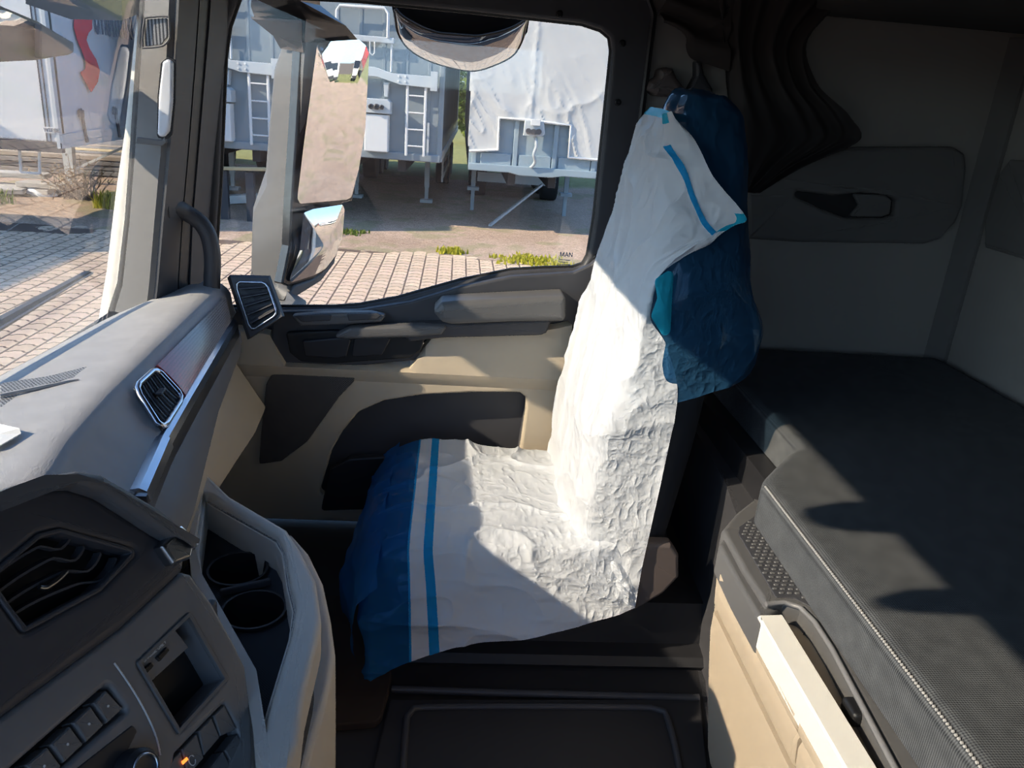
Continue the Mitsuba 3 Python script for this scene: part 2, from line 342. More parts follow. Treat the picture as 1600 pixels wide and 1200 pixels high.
# ------------------------------------------------------------------ the cab shell
put('floor', box((-0.80, -0.36, -1.24), (1.42, 2.06, -1.18)), 'm_floor', smooth=False); tag('floor', kind='structure')
put('ceiling', box((-0.55, -0.36, 0.90), (1.42, 2.06, 0.95)), 'm_ceiling', smooth=False); tag('ceiling', kind='structure')
put('wall_rear', box((1.385, -0.36, -1.24), (1.43, 2.06, 0.92)), 'm_wall', smooth=False); tag('wall_rear', kind='structure')
wr = Polygon([(-0.80, -1.24), (1.40, -1.24), (1.40, 0.92), (-0.45, 0.92), (-0.72, -0.50), (-0.72, -0.70), (-0.80, -0.75)], [[(-0.66, -1.20), (0.40, -1.20), (0.40, 0.20), (-0.545, 0.20), (-0.66, -0.50)]])
put('wall_right', plate(wr, ypl(2.06), 0.03, bevel=0), 'm_wall', smooth=False); tag('wall_right', kind='structure')
put('wall_right__outer_skin', plate(wr, ypl(2.085), 0.02, bevel=0), 'm_cream', smooth=False)
wl = Polygon([(-0.80, -1.24), (1.40, -1.24), (1.40, 0.92), (-0.45, 0.92), (-0.735, -0.50), (-0.80, -0.55)], [[(-0.66, -0.80), (0.42, -0.80), (0.42, 0.22), (-0.50, 0.22), (-0.60, -0.50)]])
put('wall_left', plate(wl, ypl(-0.34), 0.03, bevel=0), 'm_grey', smooth=False); tag('wall_left', kind='structure')
put('wall_front', box((-0.775, -0.36, -1.24), (-0.745, 2.06, -0.535)), 'm_black', smooth=False); tag('wall_front', kind='structure')
def WSX(z): return -0.737 + 0.205 * (z + 0.5)
HZ = 0.165                                                    # lower edge of the header above the windscreen
hd = [(WSX(0.285) - 0.02, 0.285), (-0.452, HZ - 0.015), (-0.40, HZ + 0.05), (-0.36, 0.92), (WSX(0.9) - 0.03, 0.92)]
put('wall_header', loft([[(x, y, z) for x, z in hd] for y in (-0.35, 2.05)]), 'm_ceiling', smooth=False); tag('wall_header', kind='structure')
# the windscreen, bent at its corner
ws = []
for y, dx in ((-0.33, 0.05), (-0.1, 0.012), (0.3, 0), (1.1, 0), (1.45, 0.003), (1.66, 0.004), (1.76, -0.012), (1.83, -0.02)):
    ws.append([(WSX(z) + dx, y, z) for z in np.linspace(-0.53, 0.30, 6)])
put('window_1', grid(resample(ws, 40, 6)), 'm_glass', smooth=True); tag('window_1', kind='structure')
put('cab_underbody', [box((-0.85, 0.0, -2.35), (1.4, 1.7, -1.26)), box((1.3, 0.45, -2.1), (5.5, 1.25, -1.7))], 'm_under', smooth=False)
tag('cab_underbody', 'dark underbody of the cab below the door', 'vehicle chassis', kind='structure')

# A-pillar trim: lit grained face, lamp strip, little grille; then the dark return to the door
E1 = [(-0.6439,1.81,0.1231),(-0.6518,1.81,0.0748),(-0.668,1.81,-0.0247),(-0.6923,1.81,-0.1817),(-0.7162,1.81,-0.3276),(-0.7465,1.81,-0.475),(-0.7748,1.81,-0.5479)]
E2 = [(-0.5709,1.765,0.1246),(-0.5768,1.765,0.0776),(-0.5889,1.765,-0.0193),(-0.6106,1.765,-0.1727),(-0.6348,1.765,-0.3154),(-0.6566,1.765,-0.4516),(-0.6663,1.765,-0.5037)]
ext = lambda e, z: V(*e[0]) + (V(*e[0]) - V(*e[3])) * ((z - e[0][2]) / (e[0][2] - e[3][2]))
E1 = [tuple(ext(E1, 0.40))] + E1; E2 = [tuple(ext(E2, 0.40))] + E2
sec = []
for a, b in zip(E1, E2):
    a, b = V(*a), V(*b); n = V(b[1] - a[1], a[0] - b[0], 0); n /= np.linalg.norm(n)
    sec.append([a + (-0.012, 0.02, 0), a, a + (b - a) * 0.1 + n * 0.012, a + (b - a) * 0.5 + n * 0.016, a + (b - a) * 0.92 + n * 0.012, b, b + (-0.015, 0.06, 0), a + (-0.01, 0.07, 0)])
put('trim_1', loft(sec), 'm_pillar', smooth=40); tag('trim_1', kind='structure')
def on_pillar(px_pts, y, t, m, name, bev=0.003, rnd=0.004):
    put(name, plate(px_pts, ypl(y), t, bev, rnd), m)
on_pillar([(-0.66,-0.1411),(-0.6102,-0.1439),(-0.6045,-0.1359),(-0.6002,-0.147),(-0.6111,-0.1555),(-0.665,-0.1542)], 1.742, 0.006, 'm_pillar', 'trim_1__ledge', 0.002, 0.001)
on_pillar([(-0.596,0.0074),(-0.5856,0.0141),(-0.576,0.0089),(-0.5828,-0.068),(-0.5934,-0.125),(-0.6046,-0.1372),(-0.6173,-0.1355),(-0.6086,-0.0577)], 1.742, 0.012, 'm_lens', 'trim_1__lamp_strip', 0.005, 0.006)
on_pillar([(-0.6024,0.0057),(-0.5877,0.0187),(-0.572,0.0128),(-0.579,-0.0678),(-0.59,-0.1311),(-0.5997,-0.1406),(-0.6216,-0.1409),(-0.6137,-0.058)], 1.744, 0.004, 'm_black', 'trim_1__lamp_surround', 0.001, 0.006)
on_pillar([(-0.6256,0.0835),(-0.5824,0.0893),(-0.5836,0.0567),(-0.5985,0.0391),(-0.6336,0.0329)], 1.742, 0.005, 'm_perf_dash', 'trim_1__speaker_grille', 0.001, 0.004)
gr = [(-0.6241,1.733,0.0854),(-0.5774,1.733,0.0914),(-0.5789,1.733,0.0555),(-0.5951,1.733,0.0367),(-0.6325,1.733,0.0303)]
put('trim_1__grille_edge', tube(smooth_path(gr + [gr[0]], 50), 0.0022, 6), 'm_pillar')
# dark door pillar with seals
F0 = E2; F1 = [(-0.5356,1.985,0.1487),(-0.5426,1.985,0.0957),(-0.5598,1.985,-0.014),(-0.5855,1.985,-0.1871),(-0.6069,1.985,-0.3477),(-0.6191,1.985,-0.5007),(-0.613,1.985,-0.5585)]
F1 = [tuple(ext(F1, 0.40))] + F1
for nm, a0, a1, dep, m in (('trim_2', 0.0, 0.34, 0.0, 'm_dark2'), ('trim_2__inner_channel', 0.34, 0.62, 0.02, 'm_dark'), ('trim_2__door_edge', 0.62, 1.0, 0.004, 'm_dark2')):
    S = []
    for a, b in zip(F0, F1):
        a, b = V(*a), V(*b); p, q = a + (b - a) * a0, a + (b - a) * a1
        S.append([p + (-0.004, dep, 0), p + (0.006, dep - 0.004, 0), q + (0.004, dep - 0.004, 0), q + (0.004, dep + 0.03, 0), p + (-0.02, dep + 0.03, 0)])
    put(nm, loft(S), m, smooth=30)
tag('trim_2', kind='structure')
# rubber seal and cream outer corner of the cab beside the windscreen
C1 = [(-0.7019,1.92,0.129),(-0.7295,1.92,-0.0145),(-0.7554,1.92,-0.1451),(-0.7884,1.92,-0.2828),(-0.827,1.92,-0.4666),(-0.8622,1.92,-0.6047)]; C2 = [(-0.6533,1.84,0.1252),(-0.6766,1.84,-0.0122),(-0.7013,1.84,-0.1575),(-0.7275,1.84,-0.3116),(-0.7611,1.84,-0.4754),(-0.7915,1.84,-0.5666)]
C1 = [tuple(ext(C1, 0.40))] + C1; C2 = [tuple(ext(C2, 0.40))] + C2
put('trim_3', loft([[V(*a), V(*b), V(*b) + (0.0, 0.03, 0), V(*a) + (-0.02, 0.06, 0)] for a, b in zip(C1, C2)]), 'm_cream', smooth=30); tag('trim_3', kind='structure')
put('trim_3__seal', tube([V(*a) + (-0.010, 0.012, 0) for a in E1], 0.009, 8), 'm_black')

# ------------------------------------------------------------------ the passenger door
WIN = [(-0.5367,0.0972),(-0.5502,0.0284),(-0.5775,-0.2629),(-0.6063,-0.5034),(-0.606,-0.5536),(-0.5878,-0.5729),(-0.4503,-0.5649),(-0.3035,-0.5563),(-0.2378,-0.5474),(-0.1393,-0.5227),(0.024,-0.4654),(0.1547,-0.4304),(0.2374,-0.4203),(0.3123,-0.414),(0.3397,-0.4022),(0.3505,-0.3781),(0.3562,-0.2792),(0.3537,0.1119),(0.3455,0.1419),(0.3223,0.1567),(0.2756,0.1667),(0.0133,0.1717),(-0.2424,0.1738)]
winP = Polygon(WIN[:1] + WIN[1:]); x0_, z0_ = WIN[0]
WIN = [(WIN[0][0] + 0.028, 0.165)] + WIN; winP = Polygon(WIN).buffer(0)
fr = Polygon([(-0.70, -0.64), (0.425, -0.64), (0.452, -0.30), (0.452, 0.20), (0.40, 0.30), (-0.60, 0.30)]).buffer(-0.04).buffer(0.04)
frame_poly = fr.difference(winP)
put('door_1', plate(frame_poly, ypl(2.035), 0.035, 0.010, rings=4), 'm_dark2', smooth=40); tag('door_1', kind='structure')
seal = np.array(winP.exterior.coords); put('door_1__window_seal', tube([(x, 2.018, z) for x, z in seal], 0.006, 6), 'm_black')
inner = np.array(fr.buffer(-0.012).exterior.coords)
put('door_1__frame_rib', tube([(x, 1.998, z) for x, z in inner], 0.006, 6), 'm_dark')
put('window_2', grid([[(-0.66, 2.026, -0.63), (0.41, 2.026, -0.63)], [(-0.60, 2.026, 0.21), (0.41, 2.026, 0.21)]]), 'm_glass', smooth=False); tag('window_2', kind='structure')
for i, (x, z) in enumerate([(-0.5872,0.0255),(-0.6165,-0.2653),(0.2196,0.1812),(0.3742,0.1302),(0.3795,-0.0008),(0.3689,-0.3799)]):
    put('door_1__screw', loft([[(x + r * math.cos(a), 1.998 - h, z + r * math.sin(a)) for a in np.arange(12) * math.pi / 6] for r, h in ((0.008, 0), (0.008, 0.006), (0.005, 0.008), (0.004, 0.003))]), 'm_black')
# glass print
MK = [(0.2772,2.024,-0.3858),(0.3298,2.024,-0.3876)]
d = V(*MK[1]) - V(*MK[0])
put('window_2__glass_print', [lettering('MAN', 0.011, frame(V(*MK[0]) + (0, 0, -0.002), (1, 0, 0), (0, 0, 1), (0, -1, 0)), 0.0006)] +
    [box((MK[0][0] + 0.001, 2.0235, MK[0][2] - 0.012 - 0.006 * k), (MK[0][0] + (0.03, 0.024, 0.032, 0.027)[k], 2.0241, MK[0][2] - 0.0102 - 0.006 * k)) for k in range(4)], 'm_text', smooth=False)
# inner panel: beige, a crease under the armrest, a pocket cut into the lower half
POCK = [(-0.3412,-1.0887),(-0.3035,-0.9491),(-0.2742,-0.8904),(-0.2318,-0.8319),(-0.1643,-0.7952),(-0.0628,-0.7735),(0.0735,-0.7592),(0.1975,-0.7529),(0.216,-0.7668),(0.2187,-0.8004),(0.211,-0.9257),(0.2118,-1.0762)]
lowp = Polygon([(-0.66, -1.17), (0.322, -1.17), (0.322, -0.735), (-0.66, -0.735)])
put('door_1__lower_panel', plate(lowp.difference(Polygon(POCK).buffer(-0.015).buffer(0.015)), ypl(1.995), 0.028, 0.008, rings=3), 'm_beige', smooth=40)
up = []
for x in np.linspace(-0.66, 0.322, 50):
    tz_ = float(np.interp(x, [-0.66, -0.46, -0.42, -0.10, -0.04, 0.27, 0.322], [-0.60, -0.62, -0.692, -0.688, -0.60, -0.565, -0.55]))
    up.append([(x, 1.995, tz_), (x, 1.972, tz_ - 0.008), (x, 1.958, min(-0.66, tz_ - 0.012)), (x, 1.950, -0.705), (x, 1.955, -0.722), (x, 1.967, -0.742), (x, 1.995, -0.742)])
put('door_1__upper_panel', loft(up), 'm_beige', smooth=25)
put('door_1__pocket', [plate(Polygon(POCK).buffer(0.01), ypl(2.035), 0.01, 0), plate(Polygon(POCK).buffer(0.008).difference(Polygon(POCK)), ypl(2.03), 0.050, 0.0)], 'm_dark2', smooth=30)
put('door_1__pocket_front', plate([(-0.3356,-1.1363),(-0.3083,-1.0052),(-0.2563,-0.9697),(-0.0914,-0.9506),(0.0836,-0.9349),(0.2106,-0.9253),(0.2128,-1.094)], ypl(1.985), 0.022, 0.006, 0.01), 'm_dark', smooth=40)
put('door_1__speaker_grille', plate([(-0.4709,-0.7605),(-0.457,-0.7347),(-0.3811,-0.7236),(-0.2654,-0.7193),(-0.2404,-0.7234),(-0.2437,-0.7415),(-0.2821,-0.7871),(-0.3245,-0.8538),(-0.3678,-0.9219),(-0.4374,-0.9826),(-0.4976,-0.995),(-0.4894,-0.9086)], ypl(1.964), 0.004, 0.0015, 0.006), 'm_perf', smooth=30)
# dark belt with switches
put('door_1__belt_trim', plate([(-0.4503,-0.5659),(-0.236,-0.5501),(-0.1054,-0.5203),(0.0244,-0.4719),(0.1543,-0.4372),(0.3107,-0.4176),(0.3534,-0.3949),(0.3802,-0.3666),(0.4014,-0.4905),(0.3835,-0.5439),(0.3566,-0.5807),(0.3086,-0.5481),(-0.0033,-0.5869),(-0.0628,-0.6043),(-0.0755,-0.676),(-0.4271,-0.7307),(-0.4581,-0.6613)], ypl(1.992), 0.022, 0.006, 0.006), 'm_dark2', smooth=40)
put('door_1__switch_recess', plate([(-0.4153,-0.6134),(-0.2962,-0.6016),(-0.101,-0.5975),(-0.0612,-0.6074),(-0.0699,-0.6427),(-0.099,-0.6654),(-0.2966,-0.6919),(-0.3783,-0.6909),(-0.407,-0.6681)], ypl(1.965), 0.012, 0.004, 0.008), 'm_black', smooth=40)
put('door_1__switch_block', plate([(-0.3977,-0.5623),(-0.3262,-0.5515),(-0.1986,-0.5424),(-0.1615,-0.5487),(-0.1725,-0.5662),(-0.2545,-0.5776),(-0.3745,-0.5878)], ypl(1.955), 0.024, 0.006, 0.004), 'm_grey', smooth=40)
put('door_1__switch_block__button', plate([(-0.3879,-0.5606),(-0.3167,-0.5515),(-0.2961,-0.5537),(-0.2994,-0.5689),(-0.3692,-0.5762)], ypl(1.935), 0.008, 0.003, 0.002), 'm_dark2', smooth=40)
put('door_1__switch_block__button', plate([(-0.258,-0.5481),(-0.1815,-0.5421),(-0.1719,-0.5482),(-0.1845,-0.559),(-0.2532,-0.5663)], ypl(1.935), 0.008, 0.003, 0.002), 'm_dark2', smooth=40)
put('door_1__opener_lever', plate([(-0.2988,-0.6112),(-0.2477,-0.5813),(-0.0681,-0.5661),(-0.0034,-0.5641),(-0.0186,-0.5887),(-0.0994,-0.6001),(-0.2604,-0.6141)], ypl(1.95), 0.03, 0.008, 0.006), 'm_grey', smooth=40)
put('door_1__small_lever', plate([(-0.3734,-0.6305),(-0.2772,-0.6166),(-0.2482,-0.6184),(-0.2611,-0.6674),(-0.2854,-0.6739),(-0.3661,-0.673)], ypl(1.955), 0.012, 0.004, 0.006), 'm_dark', smooth=40)
put('door_1__small_lever', plate([(-0.2418,-0.6164),(-0.1644,-0.607),(-0.1481,-0.6129),(-0.17,-0.659),(-0.2481,-0.6684)], ypl(1.955), 0.012, 0.004, 0.006), 'm_dark', smooth=40)
put('door_1__armrest', plate([(-0.1006,-0.5694),(-0.0036,-0.5605),(0.2538,-0.5339),(0.2611,-0.542),(0.2524,-0.5734),(0.2364,-0.5812),(-0.0181,-0.6022),(-0.0992,-0.6171),(-0.1158,-0.6042)], ypl(1.97), 0.035, 0.010, 0.006), 'm_dark2', smooth=40)
# the grab bar lit by the sun
gb = [(-0.0432,-0.5209),(-0.022,-0.4966),(0.0253,-0.489),(0.1519,-0.475),(0.2858,-0.4605),(0.2915,-0.5182),(0.286,-0.5286),(0.1566,-0.5376),(0.0045,-0.553),(-0.0198,-0.5477)]
put('door_1__grab_bar', plate(gb, ypl(1.965), 0.075, 0.018, 0.010, rings=5), 'm_grey', smooth=45)
# the door's rear return, a latch and the belt guide by the seat
put('trim_4', loft([[(0.325, 1.99, z), (0.325, 1.955, z), (0.36, 1.94, z), (0.43, 1.96, z), (0.43, 2.03, z)] for z in (-1.17, -0.62)]), 'm_dark', smooth=30); tag('trim_4', kind='structure')
gl = [(0.3316,1.93,-0.6621),(0.3262,1.93,-0.6093),(0.3321,1.93,-0.5689),(0.3669,1.93,-0.5497),(0.3998,1.93,-0.5444)]
put('belt_guide', tube(gl, 0.014, 10, 24), 'm_dark2', smooth=60); tag('belt_guide', 'black curved plastic belt guide between the door edge and the covered seat', 'seat belt guide')

# grab handle on the pillar
gp = [(-0.6519,1.8,-0.2911),(-0.6334,1.83,-0.294),(-0.6106,1.86,-0.3111),(-0.5823,1.87,-0.3356),(-0.5668,1.87,-0.3672),(-0.5621,1.87,-0.4121),(-0.5673,1.87,-0.4785),(-0.569,1.87,-0.5336)]
put('grab_handle', tube(gp, [0.024 - 0.005 * min(1, i / 8) for i in range(40)] , 14, 40), 'm_dark2', smooth=60); tag('grab_handle', 'dark grey curved grab handle on the pillar beside the door window', 'grab handle')
bp = [(-0.6552,1.79,-0.2747),(-0.6399,1.79,-0.2696),(-0.6302,1.79,-0.2841),(-0.6342,1.79,-0.301),(-0.6486,1.79,-0.3103),(-0.6572,1.79,-0.2998)]
put('grab_handle__base', tube([V(*bp[5]) * 0.5 + V(*bp[2]) * 0.5 + (-0.01, 0.004, 0), V(*bp[5]) * 0.5 + V(*bp[2]) * 0.5 + (0.015, 0.012, 0)], 0.026, 14), 'm_dark', smooth=40)

# ------------------------------------------------------------------ the dashboard
YS = [1.905, 1.86, 1.70, 1.54, 1.34, 1.16, 1.00, 0.88, 0.70, 0.40, 0.10, -0.33]
f_t = lambda y: float(np.interp(y, [-0.4, 0.4, 0.7, 0.9, 1.0, 1.16, 1.34, 1.85, 1.95], [-0.50, -0.49, -0.475, -0.475, -0.495, -0.510, -0.518, -0.540, -0.545]))
f_s = lambda y: float(np.interp(y, [-0.4, 0.4, 0.88, 1.0, 1.163, 1.34, 1.85, 1.95], [-0.42, -0.41, -0.405, -0.420, -0.446, -0.465, -0.516, -0.526]))
f_l = lambda y: float(np.interp(y, [-0.4, 0.4, 0.88, 1.0, 1.125, 1.543, 1.85, 1.95], [-0.38, -0.37, -0.365, -0.375, -0.387, -0.465, -0.508, -0.52]))
f_w = lambda y: float(np.interp(y, [-0.4, 1.28, 1.385, 1.625, 1.75, 1.95], [-0.745, -0.741, -0.733, -0.715, -0.69, -0.66]))
YY = np.linspace(1.905, -0.33, 60)
YF = np.linspace(1.905, 0.86, 36)
def section(y, pts, thick=0.02):
    """Sheet section: the points in (x, z) at y and an inner copy, closed."""
    p = np.array(pts, float); d = np.gradient(p, axis=0); n = np.stack([d[:, 1], -d[:, 0]], 1); n /= np.linalg.norm(n, axis=1, keepdims=True)
    q = p + n * thick
    return [(x, y, z) for x, z in np.vstack([p, q[::-1]])]
top = []
for y in YY:
    t, w, s = f_t(y), f_w(y), f_s(y)
    if y < 0.86: t, s = t - 0.13 * min(1, (0.86 - y) / 0.1), s - 0.22 * min(1, (0.86 - y) / 0.1)
    top.append(section(y, [(w - 0.02, -0.53), (w - 0.004, -0.505), (w + 0.02, -0.492), (w + 0.06, -0.486), (t - 0.055, -0.479), (t - 0.030, -0.479), (t - 0.012, -0.4835), (t, -0.493), (t + 0.008, -0.505), (t + (s - t) * 0.55, -0.533), (s - 0.002, -0.5535)], 0.018))
put('dashboard__top_pad', loft(top), 'm_dash', smooth=40)
put('dashboard__fascia', loft([section(y, [(f_s(y) - 0.006, -0.585), (f_s(y) + 0.006, -0.604), (f_s(y) + 0.35 * (f_l(y) - f_s(y)) + 0.006, -0.625), (f_l(y) - 0.002, -0.655), (f_l(y) - 0.006, -0.668), (f_l(y) - 0.03, -0.672)], 0.014) for y in YF]), 'm_fascia', smooth=40)
put('dashboard__lower_panel', loft([section(y, [(f_l(y) - 0.020, -0.668), (f_l(y) - 0.012, -0.69), (np.interp(y, [1.3, 1.48, 1.74, 1.9], [-0.43, -0.455, -0.448, -0.46]), -0.80), (-0.47, -0.83), (-0.58, -0.87), (-0.74, -0.90)], 0.014) for y in np.linspace(1.90, 1.02, 30)]), 'm_beige', smooth=40)
tag('dashboard', 'grey dashboard with chrome strip running from the driver console to the passenger door', 'dashboard')
labels['dashboard__lower_panel'] = {'label': 'beige lower panel'}
def strip(y0, y1, n, prof, m, name):
    put(name, loft([[(f_s(y) + a, y, z) for a, z in prof] for y in np.linspace(y0, y1, n)]), m, smooth=40)
strip(1.835, 1.172, 24, [(-0.010, -0.552), (0.002, -0.549), (0.010, -0.553), (0.014, -0.566), (0.002, -0.572), (-0.012, -0.566)], 'm_chrome', 'dashboard__chrome_strip')
strip(1.166, 0.99, 12, [(-0.012, -0.550), (0.004, -0.546), (0.014, -0.551), (0.018, -0.567), (0.004, -0.574), (-0.012, -0.566)], 'm_chrome', 'dashboard__chrome_strip')
strip(1.835, 1.02, 26, [(-0.008, -0.570), (0.013, -0.567), (0.015, -0.592), (0.008, -0.604), (-0.008, -0.600)], 'm_chrome_dark', 'dashboard__strip_lower_band')
strip(1.02, 0.985, 5, [(-0.008, -0.556), (0.014, -0.556), (0.016, -0.592), (0.008, -0.604), (-0.008, -0.600)], 'm_chrome_dark', 'dashboard__strip_end')
# decor inlay on the sloping face between shoulder and strip
def face(y, k, lift=0.0):
    t, s = f_t(y), f_s(y); a, b = V(t + 0.010, y, -0.503), V(s - 0.002, y, -0.5535)
    n = V(-(b - a)[2], 0, (b - a)[0]); n /= np.linalg.norm(n); n = n if n[0] > 0 else -n
    return a + (b - a) * k + n * lift
yt, yb = np.linspace(1.83, 1.345, 20), np.linspace(1.81, 1.345, 20)
P = np.array([[face(yt[i] + (yb[i] - yt[i]) * k, -0.12 + 1.10 * k, 0.004 + 0.003 * math.sin(math.pi * k)) for k in np.linspace(0, 1, 6)] for i in range(20)])
Q = P - np.array([0.006, 0, 0.006])
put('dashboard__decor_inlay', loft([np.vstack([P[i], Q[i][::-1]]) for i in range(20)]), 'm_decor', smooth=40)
labels['dashboard__decor_inlay'] = {'label': 'patterned silver inlay fading to red'}
# slanted air vent in the face
vq = [face(1.325, -0.10, 0.003), face(1.325, 0.93, 0.003), face(1.180, 0.93, 0.003), face(1.225, -0.12, 0.003)]
def vent(root, q, slats, m_frame, edge=0.006, dark='m_black', tab=True, across=True, depth=0.02, slat_bend=0.0):
    f = patch(q); c = [(0, 0), (1, 0), (1, 1), (0, 1)]
    if f(0.5, 0.5, 1.0)[0] < f(0.5, 0.5, 0)[0]: g0 = f; f = lambda u, v, h=0.0: g0(u, v, -h)
    pts = [f(u, v, 0.004) for u, v in c]
    loop = []
    for i in range(4):
        a, b, d = pts[i - 1], pts[i], pts[(i + 1) % 4]; r = 0.18
        loop += [b + (a - b) * r, b + (a - b) * r * 0.3 + (d - b) * r * 0.3, b + (d - b) * r]
    put(root + '__frame', tube(loop + loop[:2], edge, 8), m_frame, smooth=60)
    put(root + '__cavity', quad_plate([f(*x) for x in c], 0.0015, 0.0025) if f(0.5, 0.5, 1)[0] >= 0 and False else loft([[f(u, v, 0.0005) for u, v in c], [f(u, v, 0.0025) for u, v in c]]), dark, smooth=False)
    for i in range(slats):
        k = (i + 0.7) / (slats + 0.4)
        w = []
        for s in np.linspace(0.05, 0.95, 9):
            b = slat_bend * math.sin(math.pi * s)
            u, v = (s, k + b) if across else (k + b, s)
            w.append(f(u, v, 0.006))
        put(root + '__slat', tube(w, 0.0022, 6), 'm_dark2', smooth=60)
    if tab: put(root + '__tab', bar(f(0.45, 0.38, 0.009), f(0.45, 0.62, 0.009), 0.012, 0.005, 0.002), 'm_dark', smooth=40)
vent('dashboard__air_vent', vq, 5, 'm_chrome', 0.0055, across=True, slat_bend=0.06)
labels['dashboard__air_vent'] = {'label': 'slanted air vent with silver frame'}
# end vent by the door
ev = [(-0.512, 1.868, -0.468), (-0.440, 1.872, -0.466), (-0.408, 1.836, -0.532), (-0.470, 1.832, -0.577)]
ho = np.array(ev); cc = ho.mean(0)
big = [cc + (p - cc) * 1.30 for p in ho]
mid = [cc + (p - cc) * 1.22 for p in ho]
put('dashboard__end_vent', loft([[p + V(-0.02, 0.06, -0.02) for p in big], [p + V(0, 0.012, 0) for p in big], [p + V(0, 0.002, 0.0) for p in mid]]), 'm_dark2', smooth=30)
labels['dashboard__end_vent'] = {'label': 'black square end vent with silver rim by the door'}
def vent2(root, q, n):
    f0 = patch(q); sgn = 1 if f0(0.5, 0.5, 1)[1] < f0(0.5, 0.5, 0)[1] else -1
    f = lambda u, v, h=0.0: f0(u, v, sgn * h)
    c = [(0, 0), (1, 0), (1, 1), (0, 1)]; pts = [f(u, v, 0.003) for u, v in c]; loop = []
    for i in range(4):
        a, b, d = pts[i - 1], pts[i], pts[(i + 1) % 4]; r = 0.15
        loop += [b + (a - b) * r, b + (a - b) * r * 0.3 + (d - b) * r * 0.3, b + (d - b) * r]
    put(root + '__rim', tube(loop + loop[:2], 0.0025, 8), 'm_chrome', smooth=60)
    put(root + '__cavity', loft([[f(u, v, 0.0005) for u, v in c], [f(u, v, 0.0020) for u, v in c]]), 'm_black', smooth=False)
    for i in range(n):
        k = (i + 0.8) / (n + 0.6)
        put(root + '__slat', loft([[f(0.06, k - 0.05, 0.003), f(0.94, k - 0.05, 0.003), f(0.94, k, 0.010), f(0.06, k, 0.010)], [f(0.06, k - 0.035, 0.003), f(0.94, k - 0.035, 0.003), f(0.94, k + 0.02, 0.010), f(0.06, k + 0.02, 0.010)]]), 'm_dark2', smooth=False)
vent2('dashboard__end_vent', ev, 5)
# demister panel in the top: white lip, grille, speaker mesh
put('dashboard__demister_lip', plate([(-0.6935,1.1916),(-0.6405,1.2312),(-0.6033,1.2835),(-0.594,1.2784),(-0.591,1.2383),(-0.6334,1.1857),(-0.6707,1.148)], zpl(-0.487), 0.006, 0.002, 0.002), 'm_perf_dash', smooth=40)
put('dashboard__demister_lip__edge', tube([(-0.6652,1.1385,-0.48),(-0.6281,1.1759,-0.48),(-0.5972,1.2087,-0.48),(-0.5868,1.216,-0.48)], 0.003, 6), 'm_dash')
put('dashboard__speaker_mesh', plate([(-0.6683,1.1429),(-0.6297,1.1775),(-0.5948,1.2105),(-0.59,1.1911),(-0.6044,1.125),(-0.6317,1.073)], zpl(-0.489), 0.005, 0.001, 0.001), 'm_perf_dash', smooth=30)
put('dashboard__dash_tray', plate([(-0.6306,1.0708),(-0.6021,1.1202),(-0.5889,1.1801),(-0.5813,1.0955),(-0.5839,1.0331),(-0.6182,1.0471)], zpl(-0.489), 0.0045, 0.001, 0.001), 'm_fascia', smooth=30)
pz = [(-0.604,1.0233,-0.474),(-0.5682,1.0035,-0.474),(-0.5627,0.9957,-0.474),(-0.5692,0.9568,-0.474),(-0.591,0.9394,-0.474),(-0.6428,1.004,-0.474)]
put('paper_sheet', loft([[V(*p) + (0, 0, -0.0008 + (0.004 if i == 1 else 0)) for i, p in enumerate(pz)], [V(*p) + (0, 0, 0.0008 + (0.004 if i == 1 else 0)) for i, p in enumerate(pz)]]), 'm_white', smooth=False)
tag('paper_sheet', 'corner of a bright white paper sheet lying on the sunlit dashboard top', 'paper')

# ------------------------------------------------------------------ the driver's console: its face turned to the driver
PO_, PA_, PD_, PN_ = (V(*v) for v in ((-0.3139,0.7,-0.5957), (0.3082,0.9513,0), (0.45,-0.1458,-0.8811), (0.8382,-0.2716,0.473)))
def pfr(h=0.0): return frame(PO_ + PN_ * h, PA_, PD_, np.cross(PA_, PD_)) if np.cross(PA_, PD_) @ PN_ > 0 else frame(PO_ + PN_ * h, PD_, PA_, PN_)
FLIP = np.cross(PA_, PD_) @ PN_ < 0
def pp(pts): return [(b, a) for a, b in pts] if FLIP else list(pts)
def pplate(pts, h, t, m, name, bev=0.002, rnd=0.0, holes=(), smooth=40):
    P_ = Polygon(pp(pts))
    for x in holes: P_ = P_.difference(Polygon(pp(x)).buffer(0))
    return put(name, plate(P_, pfr(h), t, bev, rnd), m, smooth=smooth)
FACE = [(-0.2514,-0.021),(-0.2334,-0.0524),(-0.1407,-0.0501),(0.0008,-0.0404),(0.1102,-0.0442),(0.1207,-0.034),(0.1272,0.0115),(0.1265,0.0693),(0.1237,0.1034),(0.0958,0.1524),(0.0728,0.1834),(0.0171,0.2501)]
POCKET = [(0.0012,0.0018),(0.0881,0.0008),(0.0884,0.0932),(0.0008,0.092)]
SLOT = [(-0.1667,-0.0083),(-0.1258,-0.0073),(-0.0409,-0.0044),(-0.0381,-0.0005),(-0.0369,0.0295),(-0.0383,0.0315),(-0.1247,0.0255),(-0.171,0.0198)]
KEYS = [(-0.0138,0.1072),(0.0711,0.1132),(0.0688,0.1485),(0.0657,0.1589),(-0.0075,0.1783),(-0.0507,0.1342)]
pplate(FACE, -0.10, 0.10, 'm_panel', 'driver_console__face', 0.006, 0.003, holes=[POCKET, SLOT, KEYS])
tag('driver_console', 'dark driver console with air vent, button rows and charging pocket at the lower left', 'dashboard console')
pplate(POCKET, -0.055, 0.02, 'm_black', 'driver_console__pocket', 0.001)
